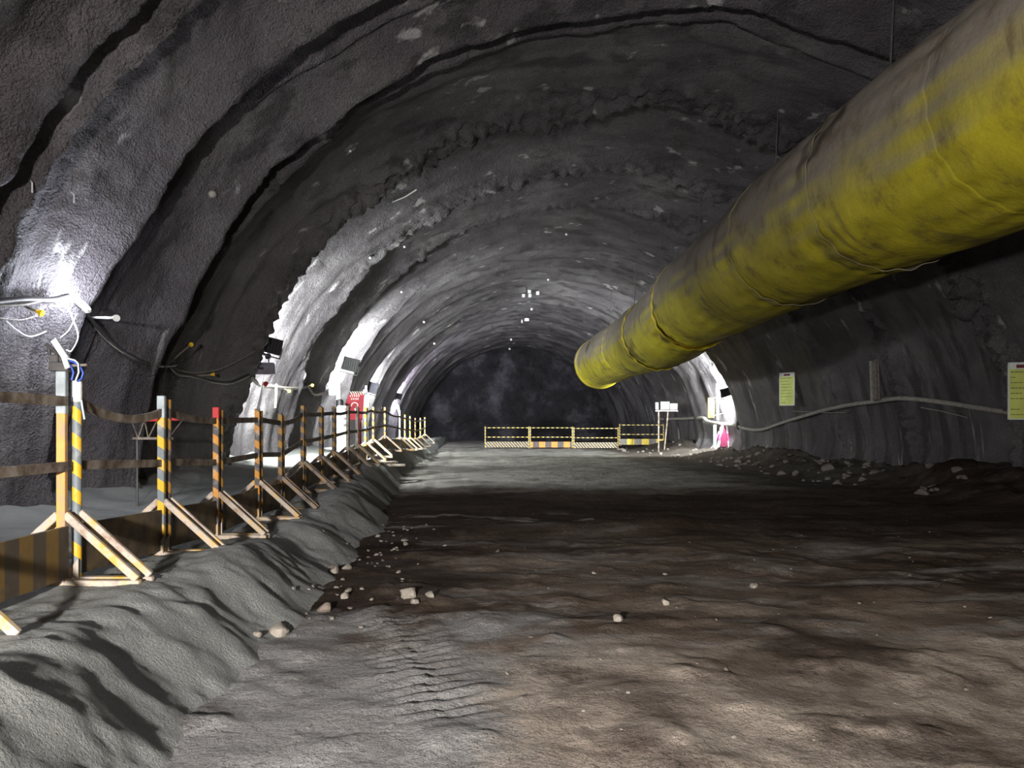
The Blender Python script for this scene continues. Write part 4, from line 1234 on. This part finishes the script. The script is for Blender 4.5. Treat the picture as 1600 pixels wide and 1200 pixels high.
# timber and bits caught under the far fence sections
pq = at(593, 708, 17.2)
for i, (px, py, L, lab) in enumerate(((596, 702, 0.75, 'pale loose board lying on the sand beside the eleventh fence section'), (590, 711, 0.6, 'second loose board just in front of the pale one by the fence'))):
    y = 16.4 - i * 0.5; x = (px - VX) / F * y + 0.15; z = gz_sand(x, y) + 0.05
    o = MB().box((x, y, z), (L, 0.16, 0.05), Matrix.Rotation(0.3 + 0.4 * i, 3, 'Z'), bev=0.006).build('timber_board', M['board'], origin=(x, y, z)); tag(o, lab, 'board')

# ------------------------------------------------------------------ working light of the site behind the viewpoint
def spot_lamp(loc, target, power, label, color=(1.0, 0.95, 0.90), size=0.12, cone=150):
    root = thing('work_lamp', loc, label, 'lamp')
    f = (Vector(target) - Vector(loc)).normalized()
    u = Vector((0, 0, 1)); r = f.cross(u).normalized(); u = r.cross(f)
    R = Matrix((r, f, u)).transposed()
    MB().box(loc, (0.3, 0.08, 0.24), R, bev=0.01).build('housing', M['black'], root)
    MB().box(Vector(loc) + f * 0.045, (0.27, 0.008, 0.2), R).build('lens', M['flood_on'], root)
    g = ground(loc[0], loc[1])
    MB().tube([(loc[0], loc[1], g - 0.02), tuple(loc)], 0.02, 8).build('pole', M['steel'], root)
    ld = bpy.data.lights.new('work_beam', 'AREA'); ld.shape = 'RECTANGLE'; ld.size = 0.26; ld.size_y = 0.2
    ld.energy = power; ld.color = color; ld.spread = math.radians(cone)
    lo = bpy.data.objects.new('work_beam', ld); col.objects.link(lo); lo.parent = root
    lo.location = f * 0.07; lo.rotation_euler = f.to_track_quat('-Z', 'Y').to_euler()
    return root
spot_lamp((-1.3, -2.2, 1.5), (0.8, 12, 1.75), 690, 'work lamp on a pole beside the viewpoint')

# ------------------------------------------------------------------ world, camera, colour
w = bpy.data.worlds.new('tunnel_dark'); scene.world = w; w.use_nodes = True
bg = w.node_tree.nodes['Background']; bg.inputs['Color'].default_value = (0.5, 0.48, 0.52, 1); bg.inputs['Strength'].default_value = 0.0

cd = bpy.data.cameras.new('camera'); cam = bpy.data.objects.new('camera', cd); col.objects.link(cam)
cam.location = CAM; cam.rotation_euler = (PI / 2, 0, 0)
cd.sensor_fit = 'HORIZONTAL'; cd.sensor_width = 36; cd.lens = 36 * F / 1600
cd.shift_x = (800 - VX) / 1600.0
cd.shift_y = (VY - 600) / 1600.0
cd.clip_start = 0.05; cd.clip_end = 300
scene.camera = cam
vs_ = scene.view_settings
vs_.view_transform = 'Standard'; vs_.look = 'None'; vs_.exposure = 0.0; vs_.gamma = 1.0; vs_.use_curve_mapping = False
scene.cycles.use_denoising = True
scene.cycles.max_bounces = 6
scene.cycles.sample_clamp_indirect = 6.0
for o in list(scene.objects):
    if '_o' in o.keys(): del o['_o']
